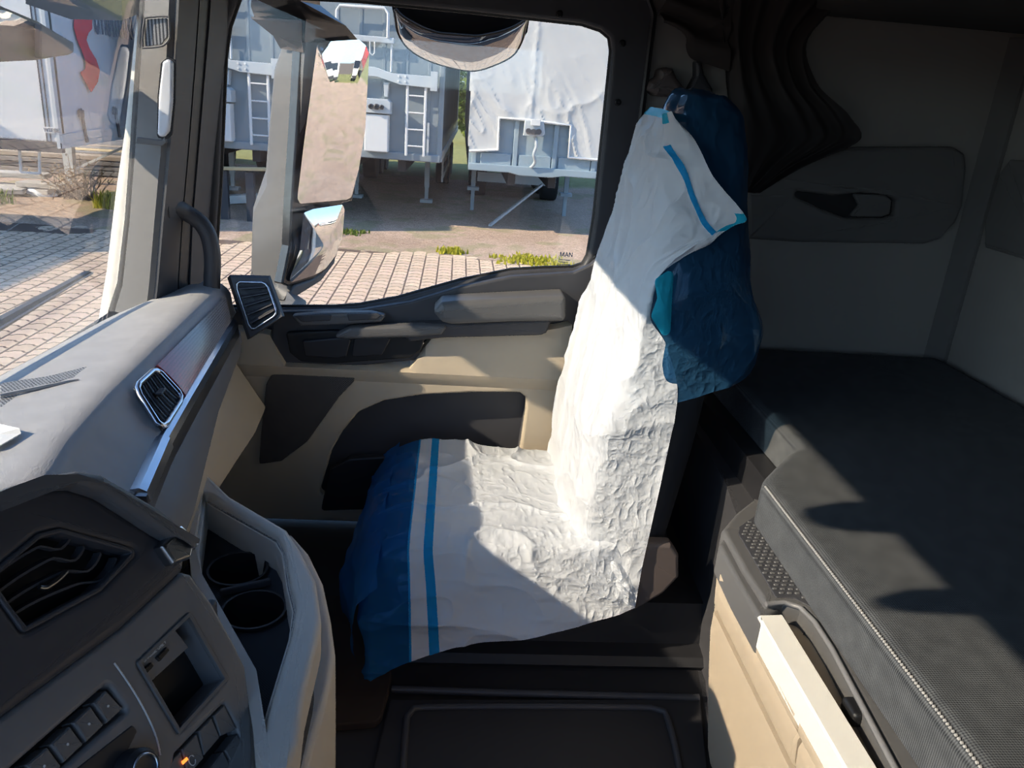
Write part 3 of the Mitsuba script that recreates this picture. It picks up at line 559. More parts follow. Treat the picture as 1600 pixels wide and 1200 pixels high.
for seg_ in (POCKET,):
    pr = Polygon(pp(POCKET)); put('driver_console__pocket_rim', plate(pr.buffer(0.0022).difference(pr.buffer(-0.0025)), pfr(-0.004), 0.006, 0.001), 'm_button', smooth=40)
USBP = [(0.0015,0.0028),(0.0677,0.0014),(0.0727,0.0334),(0.0048,0.0306)]
pplate(USBP, -0.02, 0.012, 'm_panel', 'driver_console__charger_plate', 0.001, 0.001)
for q in ([(0.0027,0.0137),(0.0194,0.0134),(0.0207,0.0188),(0.0042,0.02)], [(0.0275,0.0138),(0.0456,0.013),(0.0471,0.0184),(0.0292,0.0203)]):
    pplate(q, -0.010, 0.0045, 'm_dark', 'driver_console__socket', 0.001, 0.001)
    pplate([tuple(V(*q[i]) * 0.8 + sum(V(*z) for z in q) * 0.05) for i in range(4)], -0.0055, 0.001, 'm_black', 'driver_console__socket__slot', 0.0002)
w0 = [(0.0123,0.0088),(0.0499,0.0102)]
a_ = V(*w0[1]) - V(*w0[0]); L_ = np.linalg.norm(a_); ex = PA_ * a_[0] / L_ + PD_ * a_[1] / L_; ey = np.cross(PN_, ex)
tx = meshkit.text_mesh('CHARGE ONLY', 0.0045, 0.0006, True); tx.apply_scale([L_ / tx.bounds[1][0], 1, 1]); tx.apply_transform(frame(PO_ + PN_ * -0.0078 + PA_ * w0[0][0] + PD_ * w0[0][1], ex, ey, PN_)); put('driver_console__lettering', tx, 'm_icon', smooth=False)
# the row of keys above the knob
pplate(SLOT, -0.03, 0.012, 'm_black', 'driver_console__key_slot', 0.001)
for q in ([(-0.0617,0.0003),(-0.0437,-0.0003),(-0.0383,0.0275),(-0.0605,0.0266)], [(-0.0888,0.0008),(-0.0656,0.0009),(-0.0642,0.0256),(-0.088,0.0253)], [(-0.1165,0.0013),(-0.0924,0.0014),(-0.091,0.0248),(-0.1153,0.0241)], [(-0.1432,-0.0003),(-0.1196,0.0014),(-0.1183,0.025),(-0.1444,0.0238)], [(-0.171,-0.0014),(-0.146,-0.0002),(-0.1473,0.0239),(-0.1732,0.0232)]):
    nm = pplate(q, -0.02, 0.0195, 'm_button', 'driver_console__key', 0.003, 0.001)
    c = np.mean([V(*z) for z in q], 0); dd = pp([tuple(c)])[0]
    put(nm + '__dot', plate(Point(dd).buffer(0.0013), pfr(-0.0008), 0.001, 0.0003), 'm_icon')
kb = Polygon(pp([(-0.1086,0.0365),(-0.0405,0.0467),(-0.0391,0.0554),(-0.0693,0.0664),(-0.0882,0.068),(-0.1161,0.0597)])); put('driver_console__knob_recess', plate(kb, pfr(-0.002), 0.003, 0.001, 0.002), 'm_dark', smooth=40)
kc = [(-0.0665,0.082)]
kd = V(*kc[0])
def knob_ring(r, h): return [PO_ + PA_ * (kd[0] + r * math.cos(a)) + PD_ * (kd[1] + r * math.sin(a)) + PN_ * h for a in np.arange(28) * 2 * math.pi / 28]
put('driver_console__knob', loft([knob_ring(0.022, 0.0), knob_ring(0.021, 0.016), knob_ring(0.017, 0.020), knob_ring(0.012, 0.018)]), 'm_dark', smooth=40)
put('driver_console__knob__ring', tube(np.array(knob_ring(0.0145, 0.0205) + knob_ring(0.0145, 0.0205)[:2]), 0.0016, 6), 'm_chrome', smooth=60)
scene['m_led'] = {'type': 'diffuse', 'reflectance': rgb((0.8, 0.25, 0.08))}
for q in ([(-0.0459,0.0812),(-0.0423,0.0829),(-0.0439,0.0906),(-0.0479,0.0893)], [(-0.0147,0.1184),(-0.0069,0.1197),(-0.0071,0.123),(-0.0153,0.1221)]):
    pplate(q, 0.0, 0.0015, 'm_led', 'driver_console__indicator', 0.0003)
    kk = [k for k in scene if k.startswith('driver_console__indicator')][-1]
    scene[kk]['emitter'] = {'type': 'area', 'radiance': rgb((0.55, 0.10, 0.015))}
# lower keys
pplate(KEYS, -0.03, 0.012, 'm_black', 'driver_console__key_well', 0.001)
for q in ([(0.0497,0.1131),(0.0698,0.1149),(0.0676,0.1484),(0.0442,0.1374)], [(0.0234,0.1114),(0.0462,0.1128),(0.0426,0.1378),(0.0131,0.1368)], [(-0.0051,0.1101),(0.0197,0.1117),(0.0119,0.1383),(-0.0148,0.1374)], [(0.0399,0.1538),(0.0649,0.1534),(0.0639,0.1676),(0.0392,0.1753)], [(0.0123,0.153),(0.0369,0.1528),(0.0361,0.176),(0.0096,0.1793)], [(-0.0299,0.109),(-0.0075,0.1104),(-0.0168,0.1372),(-0.0412,0.1353)]):
    pplate(q, -0.02, 0.019, 'm_button', 'driver_console__key', 0.002, 0.0008)
put('driver_console__symbol', tube([PO_ + PA_ * (ic[0] + 0.0042 * math.cos(a)) + PD_ * (ic[1] + 0.0055 * math.sin(a)) + PN_ * 0.0002 for ic in [(-0.003,0.1278)] for a in np.linspace(0.4, 6.0, 24)], 0.0006, 5), 'm_icon')
# seam line on the face
put('driver_console__seam', tube([PO_ + PA_ * a + PD_ * b + PN_ * 0.0003 for a, b in [(-0.0223,-0.0166),(-0.0202,0.0167),(-0.0209,0.0491),(-0.0246,0.0751),(-0.0313,0.0941)]], 0.0011, 6, 24), 'm_icon')
# cowl over the face with the big vent
COWL = [(-0.2334,-0.0524),(-0.1407,-0.0501),(0.0008,-0.0404),(0.1086,-0.0452),(0.1234,-0.0584),(0.0937,-0.1066),(0.0705,-0.1472),(0.052,-0.1764),(0.0307,-0.1983),(-0.0013,-0.213),(-0.0357,-0.2191),(-0.1337,-0.2265)]
VENT = [(-0.091,-0.1635),(-0.0238,-0.1719),(-0.0014,-0.165),(0.0678,-0.0972),(0.0012,-0.0881),(-0.0877,-0.1012)]
COWL_ = Polygon(pp(COWL)).difference(Polygon(pp(VENT)).buffer(-0.002))
put('driver_console__cowl', plate(COWL_, pfr(-0.13), 0.136, 0.010, 0.003, rings=4), 'm_dark2', smooth=45)
put('driver_console__hood', plate(Polygon(pp([(-0.1364,-0.2218),(-0.0387,-0.2142),(-0.0035,-0.2097),(0.0284,-0.1948),(0.0504,-0.174),(0.0915,-0.1036),(0.1268,-0.0581),(0.1321,-0.0684),(0.1082,-0.1267),(0.0633,-0.193),(0.0384,-0.2099),(0.003,-0.2198),(-0.031,-0.2266),(-0.1283,-0.236)])), pfr(-0.16), 0.184, 0.012, 0.002, rings=4), 'm_grey', smooth=50)
vr = Polygon(pp(VENT)); vr = vr.buffer(-0.006).buffer(0.006)
put('driver_console__air_vent', plate(vr, pfr(-0.03), 0.006, 0.0), 'm_black', smooth=False)
put('driver_console__air_vent__rim', plate(vr.buffer(0.001).difference(vr.buffer(-0.0045)), pfr(-0.01), 0.017, 0.002), 'm_dark2', smooth=40)
for k in range(5):
    a, b = ([(-0.0861,-0.1604),(-0.0269,-0.1633),(-0.0052,-0.149),(0.0092,-0.1528)], [(-0.0873,-0.1472),(-0.0205,-0.146),(0.0017,-0.131),(0.0179,-0.1368)], [(-0.0886,-0.134),(-0.0158,-0.1279),(0.0095,-0.1136),(0.0311,-0.121)], [(-0.0889,-0.1221),(-0.011,-0.1095),(0.017,-0.0977),(0.0442,-0.1066)], [(-0.0869,-0.1093),(-0.0061,-0.0907),(0.0269,-0.0874),(0.0539,-0.0949)])[k], 0
    q = [PO_ + PA_ * x + PD_ * y + PN_ * -0.012 for x, y in a]
    p_ = smooth_path(q, 20)
    put('driver_console__air_vent__slat', loft([[x, x + PN_ * 0.010 + PD_ * 0.002, x + PN_ * 0.010 + PD_ * 0.0045, x + PD_ * 0.003] for x in p_]), 'm_dark2', smooth=30)
vt = [(-0.0489,-0.1267),(-0.0423,-0.1224),(-0.0164,-0.1245)]
put('driver_console__air_vent__tab', tube([PO_ + PA_ * x + PD_ * y + PN_ * 0.001 for x, y in vt], 0.0028, 8, 10), 'm_chrome_dark', smooth=60)
put('driver_console__left_trim', tube([PO_ + PA_ * x + PD_ * y + PN_ * 0.002 for x, y in [(-0.1153,-0.102),(-0.1134,-0.0851),(-0.1126,-0.0731)]], 0.003, 8), 'm_chrome_dark')
# chrome clip at the cowl's end
CL = Polygon(pp([(0.0847,-0.0896),(0.1194,-0.0927),(0.128,-0.0645),(0.1138,-0.0553),(0.0866,-0.0635)]))
put('driver_console__chrome_clip', plate(CL, pfr(-0.04), 0.060, 0.006, 0.002, rings=4), 'm_chrome_dark', smooth=45)
put('driver_console__chrome_clip__edge', tube([PO_ + PA_ * x + PD_ * y + PN_ * 0.018 for x, y in [(0.119,-0.092),(0.1245,-0.0773),(0.128,-0.0645)]], 0.005, 8), 'm_chrome', smooth=60)
put('driver_console__side_button', rbox(PO_ + PA_ * 0.128 + PD_ * 0.035 + PN_ * -0.02, (0.012, 0.03, 0.05), 0.005), 'm_dark', smooth=50)

# ------------------------------------------------------------------ storage tray with two cup holders
RZ = -0.72
RO = [(-0.4538,1.3758),(-0.4403,1.3663),(-0.3808,1.2903),(-0.2575,1.1826),(-0.2266,1.1265),(-0.1849,1.0387),(-0.1619,0.9458),(-0.1591,0.9176),(-0.1572,0.7839),(-0.1507,0.7169),(-0.1563,0.6802),(-0.153,0.6072),(-0.1569,0.6072),(-0.1997,0.7163),(-0.2356,0.832),(-0.3654,1.0385),(-0.4054,1.1258)]
RI = [(-0.4322,1.2961),(-0.4198,1.2922),(-0.3725,1.2511),(-0.2688,1.1655),(-0.2511,1.1309),(-0.2225,1.0336),(-0.2032,0.9785),(-0.1965,0.9163),(-0.1961,0.7918),(-0.1941,0.7356),(-0.1977,0.7258),(-0.2294,0.8263),(-0.355,1.0257),(-0.3935,1.1265)]
PRO, PRI = Polygon(RO), Polygon(RI)
put('storage_tray__rim', plate(PRO.difference(PRI), zpl(RZ - 0.05), 0.05, 0.010, rings=4), 'm_rim', smooth=45)
tag('storage_tray', 'beige rimmed storage tray with two dark round cup holders beside the driver console', 'storage tray')
put('storage_tray__inner_wall', plate(PRI.buffer(0.004).difference(PRI.buffer(-0.006)), zpl(-0.86), 0.125, 0.003), 'm_rim', smooth=40)
CUPS = [(-0.3355,1.1557),(-0.2828,1.0466)]
cu = [Point(p).buffer(0.046, quad_segs=10) for p in CUPS]
bed = PRI.buffer(0.0)
for c in cu:
    bed = bed.difference(c); bed = max(getattr(bed, 'geoms', [bed]), key=lambda g: g.area)

put('storage_tray__mat', plate(bed, zpl(-0.815), 0.025, 0.002), 'm_tray_mat', smooth=30)
for c, p in zip(cu, CUPS):
    cup = lambda r, z: [(p[0] + r * math.cos(a), p[1] + r * math.sin(a), z) for a in np.arange(32) * math.pi / 16]
    k = put('storage_tray__cup_holder', loft([cup(0.050, -0.788), cup(0.050, -0.783), cup(0.046, -0.783), cup(0.042, -0.87), cup(0.001, -0.872)], caps=False), 'm_dark', smooth=40)
for yy in (0.5,):
    a_, b_ = V(*CUPS[0]), V(*CUPS[1]); m_ = (a_ + b_) / 2; d_ = (b_ - a_) / np.linalg.norm(b_ - a_); n_ = V(-d_[1], d_[0])
    put('storage_tray__divider', bar((*(m_ - n_ * 0.040), -0.782), (*(m_ + n_ * 0.040), -0.782), 0.008, 0.012, 0.002), 'm_dark2', smooth=40)
SO = [(-0.299,1.4081),(-0.2524,1.3397),(-0.2082,1.2413),(-0.1787,1.139),(-0.1583,1.0521),(-0.1544,0.9801),(-0.1556,0.9215),(-0.1591,0.8566),(-0.1626,0.782)]
shell = Polygon(list(SO) + [(-0.30, 0.55), (-0.42, 0.8), (-0.46, 1.15)])
put('storage_tray__outer_shell', plate(shell, zpl(-1.165), 0.30, 0.012, rings=4), 'm_rim', smooth=45)
put('storage_tray__gap_liner', plate(Polygon(RO).buffer(-0.012).difference(PRI.buffer(-0.004)), zpl(-1.0), 0.265, 0.0), 'm_dark', smooth=40)

# ------------------------------------------------------------------ floor mat, plinth and carpet
put('floor_mat', plate([(-0.1116,0.9869),(-0.09,1.2186),(-0.0827,1.2809),(0.5688,1.2943),(0.5019,0.988)], zpl(-1.18), 0.010, 0.004, 0.004), 'm_floor', smooth=40)
tag('floor_mat', 'black moulded rubber floor mat with a raised border in front of the seat', 'floor mat')
rp = [(-0.0389,0.9854,-1.168),(-0.0461,1.2341,-1.168),(-0.0296,1.255,-1.168),(0.4577,1.2643,-1.168),(0.4813,1.2504,-1.168),(0.445,0.9862,-1.168)]
put('floor_mat__raised_border', tube(smooth_path(rp, 40), 0.007, 8), 'm_dark2', smooth=60)
put('floor_mat__front_lip', tube([(-0.0822,1.306,-1.168),(0.1669,1.3004,-1.168),(0.5647,1.2957,-1.168)], 0.008, 8), 'm_dark2', smooth=60)
put('seat_plinth', loft([[(x, 1.395, -1.18), (x, 1.385, -1.165), (x, 1.40, -1.150), (x, 1.44, -1.145), (x, 1.46, -1.05), (x, 1.95, -1.05), (x, 1.95, -1.18)] for x in (-0.10, 0.62)]), 'm_dark', smooth=30)
tag('seat_plinth', 'dark stepped plinth on the floor under the covered passenger seat', 'seat base')
put('carpet_piece', plate([(-0.279,1.6156),(-0.1497,1.6211),(-0.0859,1.3499),(-0.0857,1.3156),(-0.0958,1.2266),(-0.1081,1.2131),(-0.2045,1.2017),(-0.2347,1.2012)], zpl(-1.18), 0.016, 0.005, 0.012), 'm_carpet', smooth=40)
tag('carpet_piece', 'dark brown carpet piece with rounded corner between storage tray and seat', 'carpet')

# ------------------------------------------------------------------ passenger seat
xf = lambda z: float(np.interp(z, [-0.95, -0.63, -0.44, -0.24, -0.02, 0.03], [0.315, 0.318, 0.362, 0.392, 0.418, 0.44]))
xb = lambda z: float(np.interp(z, [-0.95, -0.86, -0.65, -0.45, -0.13, -0.02, 0.015], [0.50, 0.515, 0.545, 0.555, 0.530, 0.515, 0.50]))
y0 = lambda z: float(np.interp(z, [-0.95, -0.30, -0.18, -0.02], [1.425, 1.43, 1.47, 1.52]))
y1 = lambda z: float(np.interp(z, [-0.95, -0.30, -0.18, -0.02], [1.89, 1.88, 1.84, 1.76]))
def sup(cx, cy, rx, ry, z, n=40, e=3.2):
    a = np.arange(n) * 2 * np.pi / n; c, s = np.cos(a), np.sin(a)
    return np.stack([cx + rx * np.sign(c) * np.abs(c) ** (2 / e), cy + ry * np.sign(s) * np.abs(s) ** (2 / e), np.full(n, z)], 1)
S = []
for z in np.r_[np.linspace(-0.95, -0.02, 24), 0.0, 0.010, 0.016]:
    k = 1.0 if z <= -0.02 else (0.93 if z < 0.005 else 0.8 if z < 0.012 else 0.5)
    S.append(sup((xf(z) + xb(z)) / 2, (y0(z) + y1(z)) / 2, (xb(z) - xf(z)) / 2 * k, (y1(z) - y0(z)) / 2 * k, z))
put('passenger_seat__backrest', loft(S), 'm_seat', smooth=60)
cs = []
for z, gx, g in ((-1.01, 0.0, 0.0), (-0.99, 0.012, 0.012), (-0.93, 0.012, 0.012), (-0.905, 0.004, 0.004), (-0.895, -0.02, -0.02)):
    cs.append(sup(0.200, 1.655, 0.312 + gx, 0.235 + g, z, 48, 5))
put('passenger_seat__cushion', loft(cs), 'm_seat', smooth=50)
put('passenger_seat__base', loft([sup(0.20, 1.66, 0.28, 0.21, z, 40, 6) for z in (-1.055, -1.0)]), 'm_dark', smooth=40)
put('passenger_seat__side_panel', plate([(0.4001,-0.8703),(0.4254,-0.8555),(0.4843,-0.8564),(0.505,-0.8838),(0.5131,-0.9376),(0.4844,-0.9807),(0.4207,-1.0304),(0.3589,-1.0438)], ypl(1.42), 0.028, 0.010, 0.008, rings=4), 'm_side', smooth=45)
labels['passenger_seat__side_panel'] = {'label': 'brownish plastic side panel'}
put('passenger_seat__lever', bar((0.02, 1.40, -1.02), (0.14, 1.395, -1.03), 0.02, 0.025, 0.008), 'm_dark2', smooth=45)
tag('passenger_seat', 'dark passenger seat hidden beneath a plastic protective cover', 'seat')

# ------------------------------------------------------------------ the protective film over the seat (loose, crumpled)
def ridge(p, s, seed): return 1 - np.abs(2 * meshkit.noise(p * s, seed) - 1)
def crumple(P, amp, seed, along=None):
    """Folds of a thin film: ridged noise at three sizes, pushed along the sheet's normals (outwards)."""
    n = grid_normals(P); q = P + 0.05 * np.stack([meshkit.noise(P * 7, seed + k) - 0.5 for k in range(3)], -1)
    q = q * (V(*along) if along is not None else 1.0)
    d = ridge(q, 4.5, seed) ** 7 * 0.9 + ridge(q + 3, 10, seed + 5) ** 7 * 0.55 + ridge(q + 7, 24, seed + 9) ** 5 * 0.13 + (meshkit.fbm(q * 6, 2, seed + 12) - 0.5) * 0.5
    return n, d * amp
def sheet(name, P, m, out, amp, seed, part, mask=None, along=None):
    n, d = crumple(P, amp, seed, along)
    if (n * out).sum(-1).mean() < 0: n = -n
    if mask is not None: d = d * mask
    return P + n * d[..., None]
def emit(P, u0, u1, v0, v1, m, name, lift=0.0):
    n = grid_normals(P)
    if (n * OUT).sum(-1).mean() < 0: n = -n
    A = P[u0:u1 + 1, v0:v1 + 1] + n[u0:u1 + 1, v0:v1 + 1] * lift
    return put(name, grid(A), m, smooth=True)
OUT = V(0, -0.4, 1)
# cushion cover: stations along x, each from the far side over the top to the hem on the near side
def st(x, hem, zc=-0.872, zf=-0.885, yc=1.405, dx=0.0, far=-1.0):
    hx, hy, hz = hem
    return [(x + dx, 1.935, far), (x + dx * 0.5, 1.925, -0.925), (x, 1.895, zf), (x, 1.76, (zf + zc) / 2 + 0.006), (x, 1.58, (zf + zc) / 2 + 0.004), (x, yc + 0.035, zc + 0.001), (x, yc - 0.004, zc - 0.014), (x * 0.6 + hx * 0.4, yc * 0.6 + hy * 0.4, zc * 0.6 + hz * 0.4), (hx, hy, hz)]
HEM = [(-0.1264,1.3,-1.139),(-0.099,1.31,-1.1276),(-0.048,1.32,-1.109),(0.014,1.33,-1.0899),(0.082,1.34,-1.0737),(0.1619,1.345,-1.0642),(0.2551,1.35,-1.0446),(0.3505,1.365,-1.0226),(0.4201,1.38,-1.0041)]
rows = [st(-0.150, HEM[0], -0.985, -0.995, 1.40), st(-0.138, HEM[0], -0.925, -0.925, 1.40), st(-0.110, HEM[1], -0.893, -0.898, 1.402), st(-0.063, HEM[2]), st(-0.01, HEM[3]), st(0.08, HEM[4]), st(0.16, HEM[5]), st(0.25, HEM[6], -0.868, -0.888), st(0.31, HEM[7], -0.86, -0.89, 1.40), st(0.37, HEM[8], -0.85, -0.89, 1.40)]
NU, NV = 230, 250
C = resample(rows, NU, NV)
C = sheet('', C, '', V(0, -0.4, 1), 0.016, 21, '', along=(0.8, 1.0, 1.0))
xs = C[:, 120, 0]
ub = int(np.argmin(np.abs(xs + 0.063))); us0 = int(np.argmin(np.abs(xs + 0.031))); us1 = int(np.argmin(np.abs(xs + 0.013)))
emit(C, 0, ub, 0, NV - 1, 'm_film_blue', 'seat_cover__blue_front')
emit(C, ub, NU - 1, 0, NV - 1, 'm_film', 'seat_cover__cushion_film')
emit(C, us0, us1, 0, NV - 1, 'm_film_stripe', 'seat_cover__blue_stripe', 0.0012)
emit(C, ub, ub + 2, 0, NV - 1, 'm_film_stripe', 'seat_cover__blue_stripe', 0.0010)
OUT = V(-1, -0.5, 0)
# front drape of the blue film
rows = []
for y, ex in ((1.93, 0.0), (1.80, -0.012), (1.62, -0.02), (1.48, -0.018), (1.40, -0.005), (1.34, 0.005)):
    rows.append([(-0.115 + ex * 0.3, y, -0.896 - (0.05 if y < 1.38 else 0)), (-0.142 + ex, y, -0.93 - (0.04 if y < 1.38 else 0)), (-0.162 + ex * 1.3, y, -0.99), (-0.172 + ex * 1.6, y, -1.05), (-0.168 + ex * 1.5, y, -1.10 if y > 1.36 else -1.13)])
D_ = resample(rows, 120, 60); D_ = sheet('', D_, '', V(-1, 0, 0.3), 0.012, 33, '')
emit(D_, 0, 119, 0, 59, 'm_film_blue', 'seat_cover__front_drape')
# backrest cover: stations upwards, each from the far side over the front to the free edge on the near side
EDGE = [(0.4244,1.385,-1.0076),(0.4253,1.385,-0.9302),(0.4392,1.39,-0.7202),(0.4494,1.405,-0.5415),(0.4151,1.41,-0.429),(0.3768,1.42,-0.3706),(0.3827,1.42,-0.2986),(0.4932,1.41,-0.2042),(0.5256,1.405,-0.1804),(0.4567,1.43,-0.1065),(0.4354,1.48,-0.0602),(0.3941,1.51,-0.0217)]
ZS = [-0.985, -0.90, -0.77, -0.585, -0.47, -0.39, -0.32, -0.245, -0.20, -0.125, -0.065, -0.005]
rows = []
for (ex_, ey_, ez_), z in zip(EDGE, ZS):
    f = xf(z) - 0.022; ya, yb_ = y0(z) - 0.008, y1(z) + 0.012
    low = z < -0.85
    if z < -0.6: f -= 0.012
    rows.append([(f + 0.07, yb_ + 0.015, z), (f + 0.012, yb_ + 0.004, z), (f, yb_ - 0.03, z), (f - 0.004, (ya + yb_) / 2 + 0.08, z), (f - 0.002, (ya + yb_) / 2 - 0.08, z - 0.005), (min(f + 0.006, ex_ - 0.012), ya + 0.035, z - 0.01),
                 (min(f + 0.03, ex_ - 0.006), ya - 0.006, z * 0.8 + ez_ * 0.2), (min(f + 0.03, ex_ - 0.006) * 0.5 + ex_ * 0.5, (ya - 0.01) * 0.5 + ey_ * 0.5, z * 0.4 + ez_ * 0.6), (ex_, ey_, ez_)])
NB, MB = 330, 220
B = resample(rows, NB, MB)
B = sheet('', B, '', V(-1, -0.5, 0), 0.014, 51, '', along=(1.0, 1.2, 0.55), mask=np.clip((1 - np.linspace(0, 1, NB)) / 0.06, 0, 1)[:, None])
emit(B, 0, NB - 1, 0, MB - 1, 'm_film', 'seat_cover__backrest_film')
u_ = lambda k: int(k / 11 * (NB - 1)); v_ = lambda k: int(k * (MB - 1))
sp_ = smooth_path([(0.3929,1.45,-0.0702),(0.413,1.45,-0.1092),(0.4338,1.43,-0.1556),(0.4558,1.41,-0.195),(0.4703,1.41,-0.2103)], 60)
nb_ = B[:, int(MB * 0.55):].reshape(-1, 3); tg_ = np.gradient(sp_, axis=0); tg_ /= np.linalg.norm(tg_, axis=1, keepdims=True); sd_ = np.stack([-tg_[:, 2], 0 * tg_[:, 0], tg_[:, 0]], 1)
def snap(p):
    k = np.argmin(((nb_ - p) ** 2)[:, [0, 2]].sum(1)); return V(p[0], nb_[k][1] - 0.003, p[2])
put('seat_cover__blue_stripe', grid([[snap(p - q * 0.005), snap(p), snap(p + q * 0.005)] for p, q in zip(sp_, sd_)]), 'm_film_stripe', smooth=True)
emit(B, u_(7.0), u_(8.2), v_(0.975), v_(1.0), 'm_film_turq', 'seat_cover__hem_band', 0.0013)
emit(B, u_(10.75), NB - 1, v_(0.15), v_(0.9), 'm_film_turq', 'seat_cover__top_band', 0.0013)
tq = [(0.371,1.4,-0.3008),(0.4079,1.4,-0.2735),(0.4083,1.395,-0.301),(0.4143,1.395,-0.3989),(0.4125,1.39,-0.4291),(0.396,1.395,-0.4),(0.3721,1.395,-0.3689),(0.3806,1.4,-0.3341)]
def fan(pts, n=8, bulge=0.006):
    t = dome([V(*p) for p in pts], (0.1, -1, 0.1), bulge); return t
put('seat_cover__turquoise_fold', fan(tq), 'm_film_turq', smooth=True)
# gathered folds where cushion and backrest meet
for k, (pts, r) in enumerate((([(0.3042,1.86,-0.9412),(0.3419,1.7,-0.9425),(0.3407,1.5,-0.9274),(0.3541,1.4,-0.9428),(0.4085,1.37,-0.9841)], 0.020), ([(0.3581,1.84,-0.906),(0.3736,1.62,-0.9135),(0.3597,1.46,-0.9016),(0.3798,1.39,-0.9431),(0.408,1.375,-0.9717)], 0.022), ([(0.2718,1.43,-0.905),(0.3366,1.42,-0.8805),(0.3696,1.395,-0.9072),(0.4059,1.375,-0.9557)], 0.013), ([(0.3788,1.86,-0.6092),(0.3671,1.66,-0.6672),(0.3572,1.52,-0.7303),(0.373,1.44,-0.8104),(0.3866,1.39,-0.8877)], 0.014))):
    L = smooth_path([V(*p) + (0, 0, -0.004) for p in pts], 70); tgt = np.gradient(L, axis=0); tgt /= np.linalg.norm(tgt, axis=1, keepdims=True)
    nn = V(-0.45, -0.6, 0.65); side = np.cross(tgt, nn); side /= np.linalg.norm(side, axis=1, keepdims=True); prof = np.linspace(-1, 1, 16); G_ = []
    for i in range(70):
        s = math.sin(math.pi * (i + 1) / 72) ** 0.6; rr = r * s * (0.8 + 0.5 * meshkit.noise(np.array([i * 0.11, k, 0.0]), 3))
        G_.append([L[i] + side[i] * rr * 1.3 * w + nn * rr * (math.cos(w * 1.57) ** 1.5 - 0.25) for w in prof])
    G_ = np.array(G_); n, d = crumple(G_, 0.006, 70 + k); put('seat_cover__fold', grid(G_ + n * d[..., None]), 'm_film', smooth=True)
# blue hood over the headrest, hanging down behind
HS = []
for z, g in ((-0.52, 0.030), (-0.45, 0.030), (-0.30, 0.022), (-0.15, 0.016), (-0.05, 0.012), (-0.01, 0.010), (0.014, 0.006), (0.024, -0.012), (0.028, -0.04)):
    zz = min(z, -0.02); a, b, c, d = xf(zz) - 0.004 if z < -0.2 else xf(zz) + 0.004, xb(zz) + g + (0.045 if z < -0.3 else 0.012), y0(zz) - g, y1(zz) + g
    if z > 0.01: a, b, c, d = a + 0.01 - g * 0.3, b - 0.02, c + 0.01, d - 0.01
    S = sup((a + b) / 2, (c + d) / 2, (b - a) / 2, (d - c) / 2, z, 140, 4)
    if z < -0.40: S[:, 2] += np.where(S[:, 1] < 1.66, (S[:, 0] - 0.45) * 0.42 - 0.02, 0)
    HS.append(S)
HS = np.array(HS); t = np.linspace(0, 1, len(HS)); Hd = PchipInterpolator(t, HS, axis=0)(np.linspace(0, 1, 120))
n = np.cross(np.gradient(Hd, axis=0), np.roll(Hd, -1, 1) - np.roll(Hd, 1, 1)); n /= np.linalg.norm(n, axis=2, keepdims=True) + 1e-12
ctr = Hd.mean(1, keepdims=True); n = np.where(((Hd - ctr) * n).sum(-1, keepdims=True) < 0, -n, n)
_, d = crumple(Hd, 0.010, 91, (1, 1, 0.6)); Hd = Hd + n * d[..., None]; Hd = np.concatenate([Hd, np.repeat(Hd[-1].mean(0)[None, None], 140, 1)], 0)
put('seat_cover__blue_hood', grid(Hd, True), 'm_film_deep', smooth=True)
tag('seat_cover', 'crumpled translucent white and blue plastic film draped over the passenger seat', 'seat cover')

# ------------------------------------------------------------------ the bunk
MT = -0.5975
mp = Polygon([(0.553, -0.28), (0.553, 1.185), (0.568, 1.215), (0.655, 1.322), (0.685, 1.345), (0.680, 1.99), (1.36, 2.0), (1.36, -0.28)])
put('mattress', plate(mp, zpl(-0.679), 0.0815, 0.020, 0.03, rings=6), 'm_mattress', smooth=60)
tag('mattress', 'dark grey woven bunk mattress, sunlit along its front edge', 'mattress')
dash = []
for y in np.arange(-0.25, 1.18, 0.0052): dash.append(rbox((0.5565, y, MT - 0.0045), (0.0042, 0.0036, 0.0036), 0.0012, seg=4))
put('mattress__edge_stitching', dash, 'm_stitch', smooth=False)
TZ = -0.68
cap = [(0.5939,1.2856),(0.5384,1.2285),(0.4887,1.163),(0.4847,1.0455),(0.4875,0.9489),(0.517,0.9563),(0.5399,0.9448),(0.5469,0.9092),(0.5453,0.8536),(0.5262,0.6488),(0.5138,0.5746),(0.556,0.5746),(0.5737,0.7063),(0.5781,0.9464),(0.6025,1.1832)]
put('bunk_frame__edge_trim', plate(cap, zpl(TZ - 0.045), 0.045, 0.009, 0.004, rings=4), 'm_grey', smooth=45)
capside = [(0.5981,1.2971),(0.4942,1.1625),(0.4744,1.1287),(0.4703,1.0233),(0.4714,0.9136),(0.5205,0.9602),(0.5457,0.9535),(0.5531,0.8812),(0.6326,1.0573),(0.6248,1.2296)]
put('bunk_frame__front_lip', plate(capside, zpl(-0.745), 0.055, 0.008, 0.004, rings=3), 'm_grey', smooth=45)
rib = [(0.5802,1.2245),(0.5218,1.1694),(0.5121,1.1476),(0.5086,0.9655),(0.5364,0.965),(0.5612,0.935),(0.5593,0.884),(0.5722,0.8914),(0.5806,1.0167),(0.5926,1.2003)]
RP = Polygon(rib).buffer(-0.003).buffer(0.003)
put('bunk_frame__mat_inset', plate(RP, zpl(TZ - 0.002), 0.0035, 0.001), 'm_dark2', smooth=30)
k = 0
